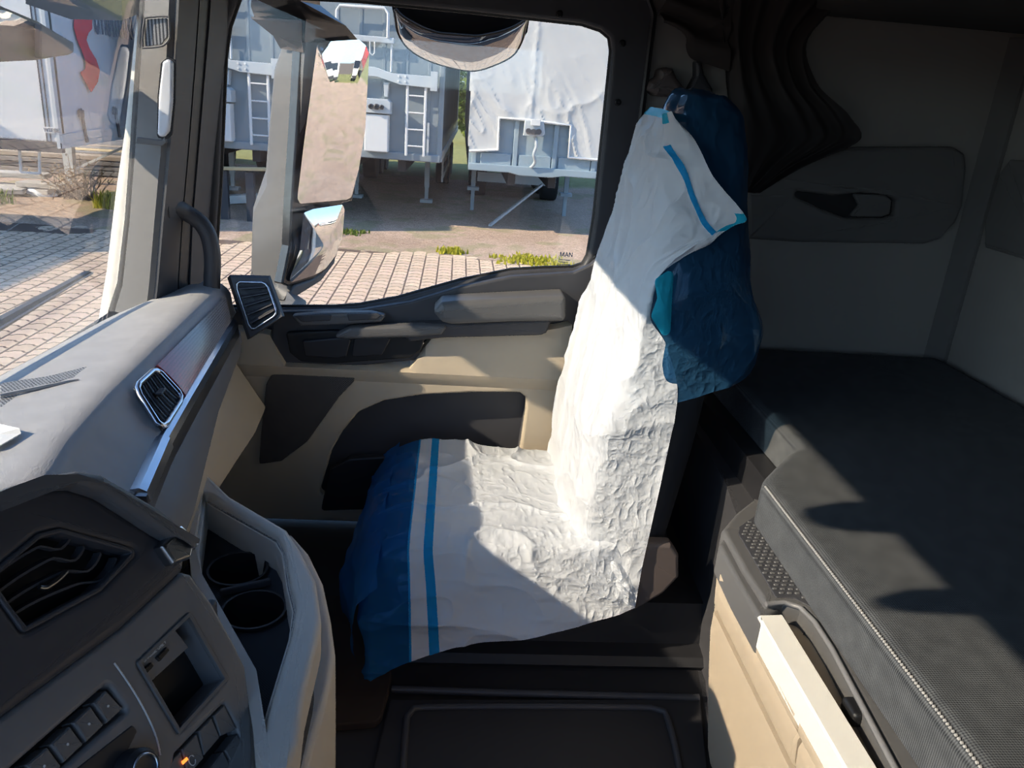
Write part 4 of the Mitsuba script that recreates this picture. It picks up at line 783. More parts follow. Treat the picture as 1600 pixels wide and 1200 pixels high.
for ry, y in enumerate(np.arange(0.86, 1.24, 0.0105)):
    for x in np.arange(0.49, 0.60, 0.0125):
        xx = x + (0.00625 if ry % 2 else 0)
        if RP.buffer(-0.004).contains(Point(xx, y)) and k < 300:
            if k == 0: RIBM = None
            nm = 'bunk_frame__mat_rib' + (f'_{k:03d}' if k else '')
            if k == 0:
                r0 = rbox((0, 0, TZ + 0.0018 + LIFT), (0.0085, 0.0046, 0.0036), 0.0017, seg=6)
                RIB = mikit.ply(r0, 'm_grey', smooth=40)
            scene[nm] = {**RIB, 'to_world': T().translate([float(xx), float(y), 0.0])}; k += 1
sl = Polygon([(0.5867,1.193),(0.5966,1.1761),(0.5954,1.1441),(0.5837,1.1289),(0.5785,1.1535)])
put('bunk_frame__strap_slot', plate(sl, zpl(TZ + 0.0005), 0.004, 0.001), 'm_black', smooth=30)
rl = [(-0.25, 0.497), (0.935, 0.492)]
put('bunk_frame__rail', loft([[(c - 0.020, y, -0.735), (c - 0.020, y, -0.693), (c - 0.017, y, -0.690), (c + 0.016, y, -0.688), (c + 0.018, y, -0.692), (c + 0.018, y, -0.735)] for y, c in rl]), 'm_rail', smooth=20)
labels['bunk_frame__rail'] = {'label': 'pale cream metal rail'}
put('bunk_frame__trough', loft([[(0.512, y, -0.742), (0.512, y, -0.725), (0.545, y, -0.722), (0.552, y, -0.690), (0.558, y, -0.690), (0.558, y, -0.742)] for y in (-0.25, 0.925)]), 'm_dark2', smooth=20)
put('bunk_frame__edge_bead', tube([(0.4868,0.9475,-0.679),(0.5156,0.9533,-0.679),(0.5365,0.9418,-0.679),(0.5442,0.9078,-0.679),(0.5433,0.8497,-0.679),(0.5245,0.646,-0.679),(0.5166,0.5737,-0.679)], 0.004, 8), 'm_panel', smooth=60)
lt = [(0.5344,0.756,-0.7)]
put('bunk_frame__latch', [rbox(V(*lt[0]), (0.022, 0.036, 0.022), 0.006), rbox(V(*lt[0]) + (0.012, 0.0, 0.004), (0.012, 0.02, 0.012), 0.004)], 'm_black', smooth=45)
dd = [bar(V(0.560, y, -0.676), V(0.560, y + 0.009, -0.676), 0.002, 0.0016) for y in np.arange(0.40, 1.0, 0.014)]
put('bunk_frame__stitching', dd, 'm_black', smooth=False)
put('bunk_frame__base', [box((0.57, -0.3, -1.18), (1.38, 1.19, -0.681)), box((0.64, 1.15, -1.18), (1.38, 2.0, -0.681))], 'm_dark', smooth=False)
put('bunk_frame__side_step', loft([[(0.56, 1.19, z), (0.64, 1.19, z), (0.66, 2.0, z), (0.63, 2.0, z), (0.60, 1.36, z)] for z in (-1.18, -0.76, -0.745)]), 'm_dark2', smooth=30)
tag('bunk_frame', 'grey plastic bunk edge with ribbed inset and cream rail under the mattress', 'bed frame')
# storage cabinet / fridge below: sloping beige front with doors
def cabx(z): return 0.482 + 0.062 * (-(z + 0.72) / 0.46) ** 1.3 if z < -0.72 else 0.482
def cab_piece(y0_, y1_, z0_, z1_, lift, m, name, n=10, inset=0.0):
    zz = np.linspace(z1_, z0_, n); b = 0.004
    prof = [(cabx(zz[0]) + 0.02, zz[0])] + [(cabx(z) - lift + (b if i in (0, n - 1) else 0), z) for i, z in enumerate(zz)] + [(cabx(zz[-1]) + 0.03, zz[-1])]
    S = [[(x + 0.004, y0_, z) for x, z in prof], [(x, y0_ + b, z) for x, z in prof], [(x, y1_ - b, z) for x, z in prof], [(x + 0.004, y1_, z) for x, z in prof]]
    return put(name, loft(S), m, smooth=40)
put('storage_cabinet__body', loft([[(cabx(z) + 0.012, y, z) for z in np.linspace(-0.715, -1.175, 8)] + [(0.566, y, -1.175), (0.566, y, -0.715)] for y in (-0.28, 1.10, 1.17)]), 'm_cabinet', smooth=30)
tag('storage_cabinet', 'sunlit beige storage cabinet with flush doors below the bunk rail', 'cabinet')
for ya_, yb2 in ((0.778, 1.125), (-0.28, 0.770)):
    cab_piece(ya_, min(yb2, 1.10), -0.752, -0.722, 0.010, 'm_cabinet', 'storage_cabinet__top_fascia', 5)
    cab_piece(ya_, yb2, -0.815, -0.759, 0.006, 'm_cabinet', 'storage_cabinet__drawer_front', 6)
for ya_, yb2 in ((0.778, 1.125), (0.30, 0.770), (-0.28, 0.292)):
    cab_piece(ya_, yb2, -1.165, -0.822, 0.010, 'm_cabinet', 'storage_cabinet__door')
for z_ in (-0.7555, -0.8185):
    put('storage_cabinet__seam', box((cabx(z_) + 0.008, -0.27, z_ - 0.003), (cabx(z_) + 0.013, 1.12, z_ + 0.003)), 'm_side', smooth=False)
put('storage_cabinet__seam', loft([[(cabx(z) + 0.008, 0.771, z), (cabx(z) + 0.008, 0.777, z), (cabx(z) + 0.014, 0.777, z), (cabx(z) + 0.014, 0.771, z)] for z in np.linspace(-1.16, -0.725, 8)]), 'm_side', smooth=False)
put('storage_cabinet__notch', plate([(0.5124,-0.865),(0.5172,-0.8578),(0.5189,-0.8817)], ypl(1.173), 0.004, 0.0), 'm_dark2', smooth=False)

# ------------------------------------------------------------------ sleeper side wall: padded panel with recess, curtain, hooks
WP = [(0.7629,-0.3089),(0.7415,-0.1918),(0.7911,-0.1404),(0.8648,-0.0879),(0.9037,-0.0727),(0.9445,-0.0667),(1.2545,-0.0432),(1.2899,-0.0581),(1.3032,-0.0923),(1.3213,-0.1858),(1.3155,-0.2279),(1.2842,-0.2757),(1.2437,-0.2919),(0.8935,-0.3091)]
RC = [(0.8464,-0.1799),(0.9014,-0.181),(0.9709,-0.1845),(1.0372,-0.1719),(1.1156,-0.1731),(1.1395,-0.1847),(1.1442,-0.2241),(1.122,-0.2338),(1.018,-0.239),(0.944,-0.219),(0.8787,-0.1956)]
put('wall_right__storage_panel', plate(Polygon(WP).difference(Polygon(RC)), ypl(2.032), 0.030, 0.012, 0.006, rings=4), 'm_wall_dark', smooth=45)
put('wall_right__panel_recess', plate(RC, ypl(2.032), 0.004, 0.0), 'm_dark', smooth=False)
put('wall_right__recess_cap', plate([(1.0247,-0.1764),(1.1105,-0.1739),(1.1312,-0.1872),(1.1347,-0.2215),(1.1126,-0.2313),(1.0298,-0.235),(1.0489,-0.2058)], ypl(2.03), 0.016, 0.005, 0.004), 'm_wall_dark', smooth=45)
put('wall_right__corner_post', loft([[(1.34, 2.03, z), (1.375, 1.99, z), (1.385, 1.99, z), (1.385, 2.03, z)] for z in (-0.62, 0.22)]), 'm_wall_dark', smooth=20)
put('wall_rear__storage_panel', plate([(1.70, -0.28), (1.93, -0.28), (1.955, -0.22), (1.955, -0.10), (1.93, -0.06), (1.70, -0.06)], frame((1.385, 0, 0), (0, 1, 0), (0, 0, 1), (-1, 0, 0)), 0.03, 0.010, 0.004), 'm_wall_dark', smooth=45)
put('upper_bunk', rbox((1.09, 0.84, 0.285), (0.60, 2.36, 0.115), 0.02), 'm_ceiling', smooth=50)
tag('upper_bunk', 'dark underside of the upper bunk along the top right edge', 'bunk bed')
# curtain, gathered, hanging from above and tucked behind the seat
top_l = [(0.5354,1.93,0.3069),(0.9243,1.93,0.3392)]; CUR = [([(0.5453,1.93,0.2822),(0.9232,1.93,0.3133)]), ([(0.5729,1.93,0.2064),(0.8251,1.93,0.2265)]), ([(0.593,1.93,0.141),(0.7838,1.93,0.1559)]), ([(0.6108,1.93,0.0736),(0.8241,1.93,0.0757)]), ([(0.6288,1.92,0.0045),(0.9096,1.92,0.0107)]), ([(0.6508,1.92,-0.0588),(0.9524,1.92,-0.0358)]), ([(0.6708,1.92,-0.127),(0.8208,1.92,-0.1166)]), ([(0.681,1.92,-0.1839),(0.7367,1.92,-0.1802)])]
rows = []
NVC = 200
for i, (a, b) in enumerate(CUR):
    a, b = V(*a), V(*b); s = np.linspace(0, 1, NVC); P0 = a + (b - a) * s[:, None]
    fold = 0.011 * np.sin(s * 36 + 0.6 * i + 1.5 * np.sin(s * 5 + i * 0.4)) * (1.0 if i < 4 else 0.55) + 0.009 * np.sin(s * 15 - 0.3 * i)
    P0[:, 1] -= fold + 0.015; rows.append(P0)
A = np.array(rows); G2 = PchipInterpolator(np.linspace(0, 1, len(rows)), A, axis=0)(np.linspace(0, 1, 90))
G2[..., 1] += 0.02 * (meshkit.fbm(G2 * np.array([9, 9, 5.0]), 3) - 0.5)
put('curtain', grid(G2), 'm_curtain', smooth=True)
tag('curtain', 'dark gathered fabric curtain hanging behind the headrest', 'curtain')
fl = [([(0.4474,1.97,0.1971),(0.4561,1.97,0.1788)]), ([(0.479,1.96,0.1907),(0.4886,1.96,0.1672)]), ([(0.5132,1.95,0.1765),(0.5098,1.95,0.1492)]), ([(0.5423,1.94,0.1647),(0.5259,1.94,0.1062)]), ([(0.5763,1.93,0.1506),(0.5609,1.93,0.0975)]), ([(0.6004,1.92,0.1411),(0.6177,1.92,0.0851)])]
F_ = resample([[V(*a) + (0, 0, 0.10 * k), V(*a) + (0, -0.012, 0), (V(*a) + V(*b)) / 2 + (0, -0.022, 0), V(*b) + (0, -0.004, 0)] for k, (a, b) in enumerate(fl)], 60, 24)
F_[..., 1] -= 0.012 * np.sin(F_[..., 2] * 120 + F_[..., 0] * 40)
put('curtain__bunched_flap', grid(F_), 'm_curtain', smooth=True)
# star-shaped knob and strap on the wall in front of the curtain
KN = [(0.4442,0.0332),(0.448,0.0507),(0.4666,0.0636),(0.4688,0.0809),(0.4836,0.0863),(0.4995,0.0846),(0.5115,0.067),(0.53,0.0482),(0.551,0.0353),(0.5246,0.0217),(0.4679,0.0204)]
put('wall_knob', plate(KN, ypl(2.03), 0.055, 0.016, 0.006, rings=5), 'm_side', smooth=50); tag('wall_knob', 'dark brown plastic wall knob above the headrest beside the door frame', 'knob')
put('strap', plate([(0.5575,0.1056),(0.5728,0.1068),(0.5838,0.0779),(0.6112,0.0456),(0.6105,0.0311),(0.5544,0.027),(0.549,0.041),(0.5627,0.0735)], ypl(2.03), 0.03, 0.008, 0.004), 'm_dark2', smooth=50); tag('strap', 'short dark strap hanging from the curtain against the wall', 'strap')
# sun blind arms at the header, driver's side
for yy, wf in ((0.618, 1.25), (0.393, 0.65)):
    k = put('sun_blind_bracket', loft([[(x, yy - w * wf, z0), (x, yy + w * wf, z0), (x, yy + w * wf, z0 + 0.03), (x, yy - w * wf, z0 + 0.03)] for x, w, z0 in ((-0.44, 0.036, HZ - 0.014), (-0.53, 0.032, HZ - 0.014), (-0.565, 0.024, HZ - 0.014), (-0.582, 0.012, HZ - 0.012))]), 'm_dark2', smooth=30)
    tag(k, 'wide dark sun blind bracket under the windscreen header, nearer the passenger' if wf > 1 else 'narrow dark sun blind bracket under the windscreen header, nearer the driver', 'bracket', 'sun blind brackets')

# driver's seat added below the lens, out of frame, to block low doorway light
put('cab_seat__cushion', loft([sup(0.08, 0.02, 0.28 + g, 0.25 + g, z, 40, 5) for z, g in ((-0.98, 0), (-0.96, 0.012), (-0.86, 0.012), (-0.84, -0.01))]), 'm_seat', smooth=50)
put('cab_seat__backrest', loft([sup(0.38 + 0.10 * (z + 0.85), 0.02, 0.07, 0.235 if z < -0.3 else 0.14, z, 40, 4) for z in np.linspace(-0.85, -0.12, 12)]), 'm_seat', smooth=50)
put('cab_seat__base', loft([sup(0.08, 0.02, 0.24, 0.21, z, 40, 6) for z in (-1.18, -0.98)]), 'm_dark', smooth=40)
tag('cab_seat', 'unseen dark driver seat added to block low doorway light, opposite the covered seat', 'seat')

# ------------------------------------------------------------------ mirrors and wiper on the outside of the cab
MA, MN_ = V(-0.419, 2.3, 0), V(0.855, -0.52, 0) / np.linalg.norm([0.855, -0.52, 0]); MT_ = V(-MN_[1], MN_[0], 0)
def mir(o): return frame(MA + MN_ * o, MT_, (0, 0, 1), np.cross(MT_, (0, 0, 1)))
def m2(p3): return [((V(*p) - MA) @ MT_, p[2]) for p in p3]
flip_m = np.cross(MT_, V(0, 0, 1)) @ MN_
def mplate(p3, o, t, m, name, bev, rnd=0.0):
    M = frame(MA + MN_ * o, MT_ * (1 if flip_m > 0 else -1), (0, 0, 1), MN_); pts = [(a * (1 if flip_m > 0 else -1), b) for a, b in m2(p3)]
    return put(name, plate(pts, M, t, bev, rnd, rings=4), m, smooth=45)
MAIN = [(-0.4089,2.3166,0.0854),(-0.3876,2.3517,0.0953),(-0.3181,2.4659,0.1118),(-0.3014,2.4933,0.0993),(-0.292,2.5087,0.0766),(-0.2922,2.5084,-0.1306),(-0.3028,2.491,-0.2458),(-0.3185,2.4653,-0.3317),(-0.3311,2.4446,-0.3376),(-0.4356,2.2727,-0.333),(-0.4421,2.2621,-0.3179),(-0.4305,2.2811,-0.1641)]
LOWM = [(-0.44,2.2655,-0.3554),(-0.4194,2.2993,-0.3481),(-0.3527,2.4091,-0.3457),(-0.3466,2.4191,-0.3618),(-0.3467,2.4188,-0.4425),(-0.3592,2.3983,-0.4981),(-0.3822,2.3604,-0.5347),(-0.4075,2.319,-0.5465),(-0.4567,2.2381,-0.5518),(-0.4619,2.2295,-0.5408),(-0.4429,2.2606,-0.4613)]
mplate([(-0.4217,2.2956,0.0958),(-0.3873,2.3521,0.124),(-0.3137,2.4732,0.1311),(-0.2923,2.5084,0.1076),(-0.2827,2.5242,0.078),(-0.2825,2.5244,-0.1343),(-0.2947,2.5044,-0.2541),(-0.3104,2.4785,-0.3445),(-0.3358,2.4369,-0.3483),(-0.3358,2.4369,-0.4528),(-0.35,2.4135,-0.5085),(-0.3748,2.3727,-0.5448),(-0.4047,2.3236,-0.559),(-0.4609,2.2311,-0.5635),(-0.4727,2.2116,-0.5521),(-0.4549,2.241,-0.4492),(-0.449,2.2507,-0.3345),(-0.4352,2.2733,-0.1306)], -0.035, 0.030, 'm_gloss_black', 'door_mirror__bezel', 0.006, 0.004)
tag('door_mirror', 'large grey door mirror with main and wide angle glass outside the passenger window', 'wing mirror')
put('door_mirror__main_glass', dome([V(*p) + MN_ * ((p[2] + 0.13) * 0.055 + 0.014) for p in MAIN], MN_ - V(0, 0, 0.055), 0.006), 'm_mirror', smooth=True)
put('door_mirror__wide_angle_glass', dome([V(*p) + MN_ * ((p[2] + 0.45) * 0.10 + 0.012) for p in LOWM], MN_ - V(0, 0, 0.10), 0.020), 'm_mirror', smooth=True)
def msec(nose, mid, inner, outer, z_):
    """Section of the mirror housing: nose, ridge on the near side, inner and outer glass edge."""
    a, b, c = V(*nose), V(*mid), V(*inner); d = V(*outer) - MN_ * 0.036; c2 = c
    far = a * 0.4 + d * 0.6 + V(-0.10, 0.0, 0); z = (a[2] + b[2] + c[2]) / 3
    return [a, b, c, V(d[0], d[1], z), V(far[0], far[1], z), V(a[0] - 0.015, a[1] + 0.06, z)]
NOSE = [(-0.4833,2.36,0.0915),(-0.5112,2.36,0.0115),(-0.5253,2.36,-0.1066),(-0.5441,2.36,-0.3009),(-0.5851,2.36,-0.3804),(-0.5923,2.36,-0.4707),(-0.598,2.36,-0.5674),(-0.5865,2.36,-0.6099)]
RIDG = [(-0.4466,2.32,0.0858),(-0.4583,2.32,0.0146),(-0.4713,2.32,-0.1015),(-0.4954,2.32,-0.2228),(-0.5394,2.32,-0.3789),(-0.5464,2.32,-0.4792),(-0.5511,2.32,-0.5632),(-0.5324,2.32,-0.6165)]
INNR = [(-0.4132,2.285,0.0897),(-0.4211,2.285,0.0167),(-0.43,2.285,-0.0975),(-0.4437,2.285,-0.2682),(-0.46,2.285,-0.3685),(-0.4693,2.285,-0.4584),(-0.4825,2.285,-0.5548),(-0.4916,2.285,-0.6207)]
OUTR = [(-0.3015,2.4932,0.1095),(-0.2917,2.5092,0.0313),(-0.2909,2.5106,-0.0939),(-0.3059,2.486,-0.2797),(-0.3435,2.4241,-0.3814),(-0.3468,2.4188,-0.4758),(-0.4003,2.3308,-0.5604),(-0.4505,2.2482,-0.5935)]
put('door_mirror__housing', loft([msec(a, b, c, (d[0], d[1], c[2]), 0) for a, b, c, d in zip(NOSE, RIDG, INNR, OUTR)]), 'm_grey', smooth=18)
put('door_mirror__upper_arm', loft([[V(*p) for p in r] for r in ([(-0.5052,2.12,0.2193),(-0.3893,2.1,0.2264),(-0.361,2.2,0.241),(-0.4966,2.25,0.236)], [(-0.5318,2.2,0.1553),(-0.4052,2.18,0.1752),(-0.3781,2.3,0.1797),(-0.5212,2.35,0.1666)], [(-0.5472,2.3,0.1357),(-0.4096,2.27,0.1412),(-0.3281,2.42,0.1429),(-0.5088,2.45,0.1602)], [(-0.492,2.36,0.0844),(-0.4157,2.28,0.0861),(-0.2949,2.5,0.1036),(-0.4659,2.5,0.1376)])]), 'm_gloss_black', smooth=40)
put('door_mirror__upper_arm_underside', loft([[V(*p) for p in r] for r in ([(-0.5473,2.26,0.1356),(-0.4097,2.2,0.1329),(-0.4067,2.2,0.1273),(-0.5443,2.26,0.1298)], [(-0.5038,2.3,0.1021),(-0.4236,2.27,0.0943),(-0.4204,2.27,0.0883),(-0.5007,2.3,0.0962)], [(-0.4948,2.34,0.0767),(-0.4193,2.28,0.0672),(-0.4194,2.28,0.0609),(-0.4917,2.34,0.0674)])]), 'm_side', smooth=30)
put('door_mirror__foot', loft([[V(*p) for p in r] for r in ([(-0.5862,2.36,-0.602),(-0.4841,2.285,-0.5435),(-0.4802,2.4,-0.5992),(-0.5697,2.45,-0.637)], [(-0.5573,2.33,-0.6204),(-0.478,2.26,-0.5791),(-0.4768,2.38,-0.6202),(-0.544,2.42,-0.6546)], [(-0.5109,2.22,-0.6353),(-0.414,2.15,-0.5958),(-0.4183,2.25,-0.6073),(-0.4991,2.3,-0.6446)], [(-0.4956,2.12,-0.6326),(-0.4012,2.08,-0.6158),(-0.3968,2.15,-0.6169),(-0.4916,2.18,-0.6419)])]), 'm_grey', smooth=25)
mplate([(-0.3467,2.4188,-0.4503),(-0.3452,2.4214,-0.4468),(-0.3562,2.4033,-0.5028),(-0.3808,2.3628,-0.543),(-0.4076,2.3188,-0.5581),(-0.4473,2.2535,-0.5643),(-0.467,2.221,-0.6027),(-0.4367,2.2709,-0.5984),(-0.3855,2.3551,-0.573),(-0.3531,2.4083,-0.5274)], -0.06, 0.055, 'm_grey', 'door_mirror__lower_shell', 0.008)
# kerb mirror above the window
RM = [(-0.1831,2.275,0.184),(-0.1792,2.3,0.1463),(-0.1663,2.32,0.114),(-0.1272,2.345,0.0829),(-0.0567,2.37,0.0612),(0.0207,2.38,0.0523),(0.1034,2.37,0.0784),(0.1464,2.345,0.1072),(0.1617,2.31,0.1502),(0.1671,2.285,0.1881),(0.1121,2.3,0.1567),(0.0274,2.31,0.1365),(-0.0586,2.31,0.1361),(-0.135,2.29,0.1584)]
put('kerb_mirror__housing', loft([[V(*p) for p in r] for r in ([(-0.1936,2.3,0.267),(-0.0161,2.3,0.3115),(0.1662,2.3,0.2966),(0.1806,2.5,0.3224),(-0.0176,2.52,0.3413),(-0.2104,2.5,0.2903)], [(-0.1904,2.28,0.1929),(-0.0106,2.28,0.2043),(0.1727,2.28,0.1975),(0.1864,2.46,0.2131),(-0.0116,2.5,0.224),(-0.2054,2.46,0.2082)], [(-0.1833,2.33,0.1481),(-0.0066,2.34,0.1275),(0.1729,2.33,0.1602),(0.1774,2.44,0.1675),(-0.0063,2.47,0.1211),(-0.1882,2.44,0.1488)], [(-0.1283,2.365,0.0868),(0.0207,2.395,0.056),(0.1375,2.37,0.1042),(0.1398,2.41,0.106),(0.021,2.43,0.0568),(-0.1308,2.41,0.0885)])]), 'm_gloss_black', smooth=30)
rmc = [V(*p) + V(0, -0.035, 0) for p in RM[:10]] + [V(*p) + V(0, -0.035, 0) for p in RM[10:]]
def strip_pane(lo, hi, n, bulge, nrm):
    A_, B_ = smooth_path(lo, 40), smooth_path(hi, 40); nrm = V(*nrm) / np.linalg.norm(nrm)
    return grid([[A_[i] * (1 - k) + B_[i] * k + nrm * bulge * (1 - (2 * k - 1) ** 2 * 0.9) * math.sin(math.pi * (i + 0.5) / 40) ** 0.5 for k in np.linspace(0, 1, n)] for i in range(40)])
LOI = [(-0.1798,2.255,0.1795),(-0.1778,2.305,0.1436),(-0.1663,2.345,0.1137),(-0.129,2.38,0.0841),(-0.0577,2.41,0.0622),(0.0211,2.42,0.0532),(0.1052,2.41,0.0797),(0.1485,2.38,0.1105),(0.1631,2.33,0.1515),(0.164,2.265,0.1848)]
UPI = [(-0.1779,2.25,0.1822),(-0.1581,2.255,0.1661),(-0.1332,2.26,0.1548),(-0.0947,2.265,0.1413),(-0.0576,2.27,0.1353),(0.0269,2.27,0.1357),(0.0771,2.268,0.1457),(0.1183,2.262,0.1594),(0.1456,2.256,0.1735),(0.1613,2.252,0.1852)]
put('kerb_mirror__glass', strip_pane(LOI, UPI, 14, 0.022, (0.05, -0.6, -0.75)), 'm_mirror', smooth=True)
put('kerb_mirror__rim', tube(np.vstack([smooth_path(LOI, 50), smooth_path(UPI, 50)[::-1]]), 0.004, 6), 'm_gloss_black', smooth=60)
tag('kerb_mirror', 'curved convex kerb mirror with black housing above the passenger window', 'mirror')
# front mirror beyond the windscreen
FMX = -0.86
fm = [(-0.86,1.44,0.0699),(-0.86,1.6666,0.0832),(-0.86,1.8088,0.0655),(-0.86,1.9411,0.0339),(-0.86,1.9356,0.0128),(-0.86,1.9099,0.0066),(-0.86,1.784,-0.0079),(-0.86,1.6392,-0.0159),(-0.86,1.4151,-0.0161)]
fmc = np.array(fm).mean(0)
put('front_mirror__housing', loft([[V(*p) + (-0.12 if k else -0.004, 0, 0) for p in (fm if not k else [fmc + (V(*p) - fmc) * 0.7 for p in fm])] for k in (0, 1)]), 'm_grey', smooth=30)
gl_lo = [(-0.95,1.5819,-0.0149),(-0.95,1.8122,-0.0126),(-0.95,1.9153,-0.0079),(-0.95,1.9664,-0.0035)]; gl_up = [(-0.855,1.4465,0.0654),(-0.855,1.6551,0.0761),(-0.855,1.7435,0.0656),(-0.855,1.7865,0.0595)]
put('front_mirror__glass', strip_pane(gl_lo, gl_up, 12, 0.02, (0.8, 0, -0.6)), 'm_mirror', smooth=True)
put('front_mirror__cheek', plate([(p[1], p[2]) for p in [(-0.85,1.7819,0.0619),(-0.85,1.9185,0.0336),(-0.85,1.9131,0.0127),(-0.85,1.8877,0.0065),(-0.85,1.7639,-0.0053)]], xpl(-0.857), 0.012, 0.004, 0.004), 'm_pillar', smooth=45)
put('front_mirror__arm', [loft([[V(*p) for p in r] for r in ([(-0.8732,1.8,0.1382),(-0.8789,1.8,0.0962),(-0.9277,1.9,0.1015),(-0.9218,1.9,0.1459)], [(-0.8057,1.84,0.1367),(-0.8127,1.84,0.0764),(-0.8524,1.93,0.0801),(-0.8451,1.93,0.1433)], [(-0.7114,1.86,0.1465),(-0.7174,1.86,0.083),(-0.7522,1.95,0.087),(-0.7459,1.95,0.1536)], [(-0.6712,1.9,0.1542),(-0.6749,1.9,0.1094),(-0.7034,1.98,0.114),(-0.6995,1.98,0.1607)])])], 'm_grey', smooth=30)
tag('front_mirror', 'grey convex front mirror hanging outside the windscreen top corner', 'mirror')
wb = [(-0.765,1.6951,-0.4196),(-0.765,1.344,-0.4268),(-0.765,1.1376,-0.4322)]; wt = [V(*p) for p in wb]
put('wiper__blade', loft([[p + (0, 0.0, 0.0), p + (0.006, 0, -0.010 * s), p + (0, 0, -0.019 * s), p + (-0.012, 0, -0.012 * s), p + (-0.012, 0, 0.0)] for p, s in zip(wt, (0.35, 1.0, 1.2))]), 'm_dark2', smooth=20)
put('wiper__rubber_line', tube([p + (0.004, 0, -0.010 * s) for p, s in zip(wt, (0.35, 1.0, 1.2))], 0.0022, 6), 'm_chrome_dark', smooth=60)
tag('wiper', 'dark wiper blade resting against the lower windscreen', 'windscreen wiper')

# ------------------------------------------------------------------ parked trailers
def wheel(c, r, w, name, m='m_tyre'):
    a = np.arange(28) * 2 * np.pi / 28
    S = [[(c[0] + h, c[1] + q * math.cos(t), c[2] + q * math.sin(t)) for t in a] for h, q in ((-w / 2, r * 0.55), (-w / 2, r * 0.95), (-w * 0.4, r), (w * 0.4, r), (w / 2, r * 0.95), (w / 2, r * 0.55))]
    put(name, loft(S), m, smooth=40)
    put(name + '__hub', loft([[(c[0] + s_ * h, c[1] + q * math.cos(t), c[2] + q * math.sin(t)) for t in a] for s_, h, q in ((1, -w * 0.42, r * 0.55), (1, w * 0.42, r * 0.55), (1, w * 0.42, r * 0.1))]), 'm_trailer_light', smooth=40)
def landing_leg(root, x, y, ztop):
    put(root + '__landing_leg', [box((x - 0.055, y - 0.05, GROUND + 0.35), (x + 0.055, y + 0.06, ztop)), box((x - 0.04, y - 0.035, GROUND + 0.08), (x + 0.04, y + 0.045, GROUND + 0.5)), box((x - 0.14, y - 0.13, GROUND), (x + 0.14, y + 0.14, GROUND + 0.07))], 'm_trailer_light', smooth=False)
def grey_trailer(root, x0, x1, yf, lab, detail=True, yaw=0.0):
    k0 = set(scene)
    zb, zt, L = -1.22, 1.30, 12.5
    # front wall with vertical ribs, side walls with stakes, rails, floor
    put(root + '__front_wall', box((x0, yf, zb + 0.06), (x1, yf + 0.06, zt)), 'm_trailer', smooth=False)
    for i in range(6):
        xx = x0 + 0.25 + i * (x1 - x0 - 0.5) / 5
        put(root + '__front_rib', plate([(xx - 0.03, zb + 0.25), (xx + 0.03, zb + 0.25), (xx + 0.03, zt - 0.1), (xx - 0.03, zt - 0.1)], ypl(yf + 0.005), 0.018, 0.008, rings=2), 'm_trailer', smooth=30)
    for s, xx in ((-1, x0), (1, x1 - 0.05)):
        put(root + '__side_wall', box((xx, yf, zb + 0.08), (xx + 0.05, yf + L, zt)), 'm_trailer', smooth=False)
        put(root + '__bottom_rail', box((xx - 0.02 * (s < 0), yf, zb - 0.06), (xx + 0.05 + 0.02 * (s > 0), yf + L, zb + 0.09)), 'm_trailer_light', smooth=False)
        put(root + '__corner_post', rbox((xx + 0.025, yf - 0.005, (zb + zt) / 2), (0.10, 0.10, zt - zb), 0.02, seg=8), 'm_trailer', smooth=40)
    put(root + '__front_rail', rbox(((x0 + x1) / 2, yf - 0.03, zb - 0.0), (x1 - x0, 0.10, 0.14), 0.02, seg=8), 'm_trailer', smooth=40)
    put(root + '__roof', box((x0, yf, zt), (x1, yf + L, zt + 0.03)), 'm_trailer', smooth=False)
    put(root + '__floor', box((x0 + 0.03, yf + 0.05, zb - 0.02), (x1 - 0.03, yf + L, zb + 0.03)), 'm_under', smooth=False)
    put(root + '__chassis_beam', [box((x0 + 0.7, yf + 0.8, zb - 0.35), (x0 + 0.85, yf + L, zb)), box((x1 - 0.85, yf + 0.8, zb - 0.35), (x1 - 0.7, yf + L, zb)), box((x0 + 0.3, yf + 3.7, zb - 0.3), (x1 - 0.3, yf + 3.9, zb))], 'm_under', smooth=False)
    for xx in (x0 + 0.45, x1 - 0.45): landing_leg(root, xx, yf + 3.8, zb)
    for yy in (8.0, 9.3, 10.6):
        for xx in (x0 + 0.25, x1 - 0.25): wheel((xx, yf + yy, GROUND + 0.5), 0.5, 0.36, root + '__wheel')
    put(root + '__side_guard', [box((x1 - 0.10, yf + 3.2, GROUND + 0.55), (x1 - 0.06, yf + 3.32, zb)), box((x1 - 0.10, yf + 3.2, GROUND + 0.60), (x1 - 0.06, yf + 7.2, GROUND + 0.72)), box((x1 - 0.10, yf + 3.2, GROUND + 0.95), (x1 - 0.06, yf + 7.2, GROUND + 1.07)), box((x1 - 0.10, yf + 7.1, GROUND + 0.55), (x1 - 0.06, yf + 7.2, zb))], 'm_trailer_light', smooth=False)
    # ladder, service cabinet with coupling head, cross beam with gussets, top hoop
    lx = x1 - 0.62
    for xx in (lx, lx + 0.32): put(root + '__ladder_rail', rbox((xx, yf - 0.16, -0.52), (0.05, 0.04, 1.35), 0.012, seg=8), 'm_trailer_pale', smooth=40)
    for i in range(5): put(root + '__ladder_rung', rbox((lx + 0.16, yf - 0.16, -1.02 + 0.285 * i), (0.30, 0.03, 0.03), 0.012, seg=8), 'm_trailer_pale', smooth=40)
    put(root + '__service_cabinet', plate([(x1 - 1.36, -1.16), (x1 - 0.94, -1.16), (x1 - 0.94, -0.52), (x1 - 1.36, -0.52)], ypl(yf), 0.26, 0.02, 0.02), 'm_trailer_pale', smooth=40)
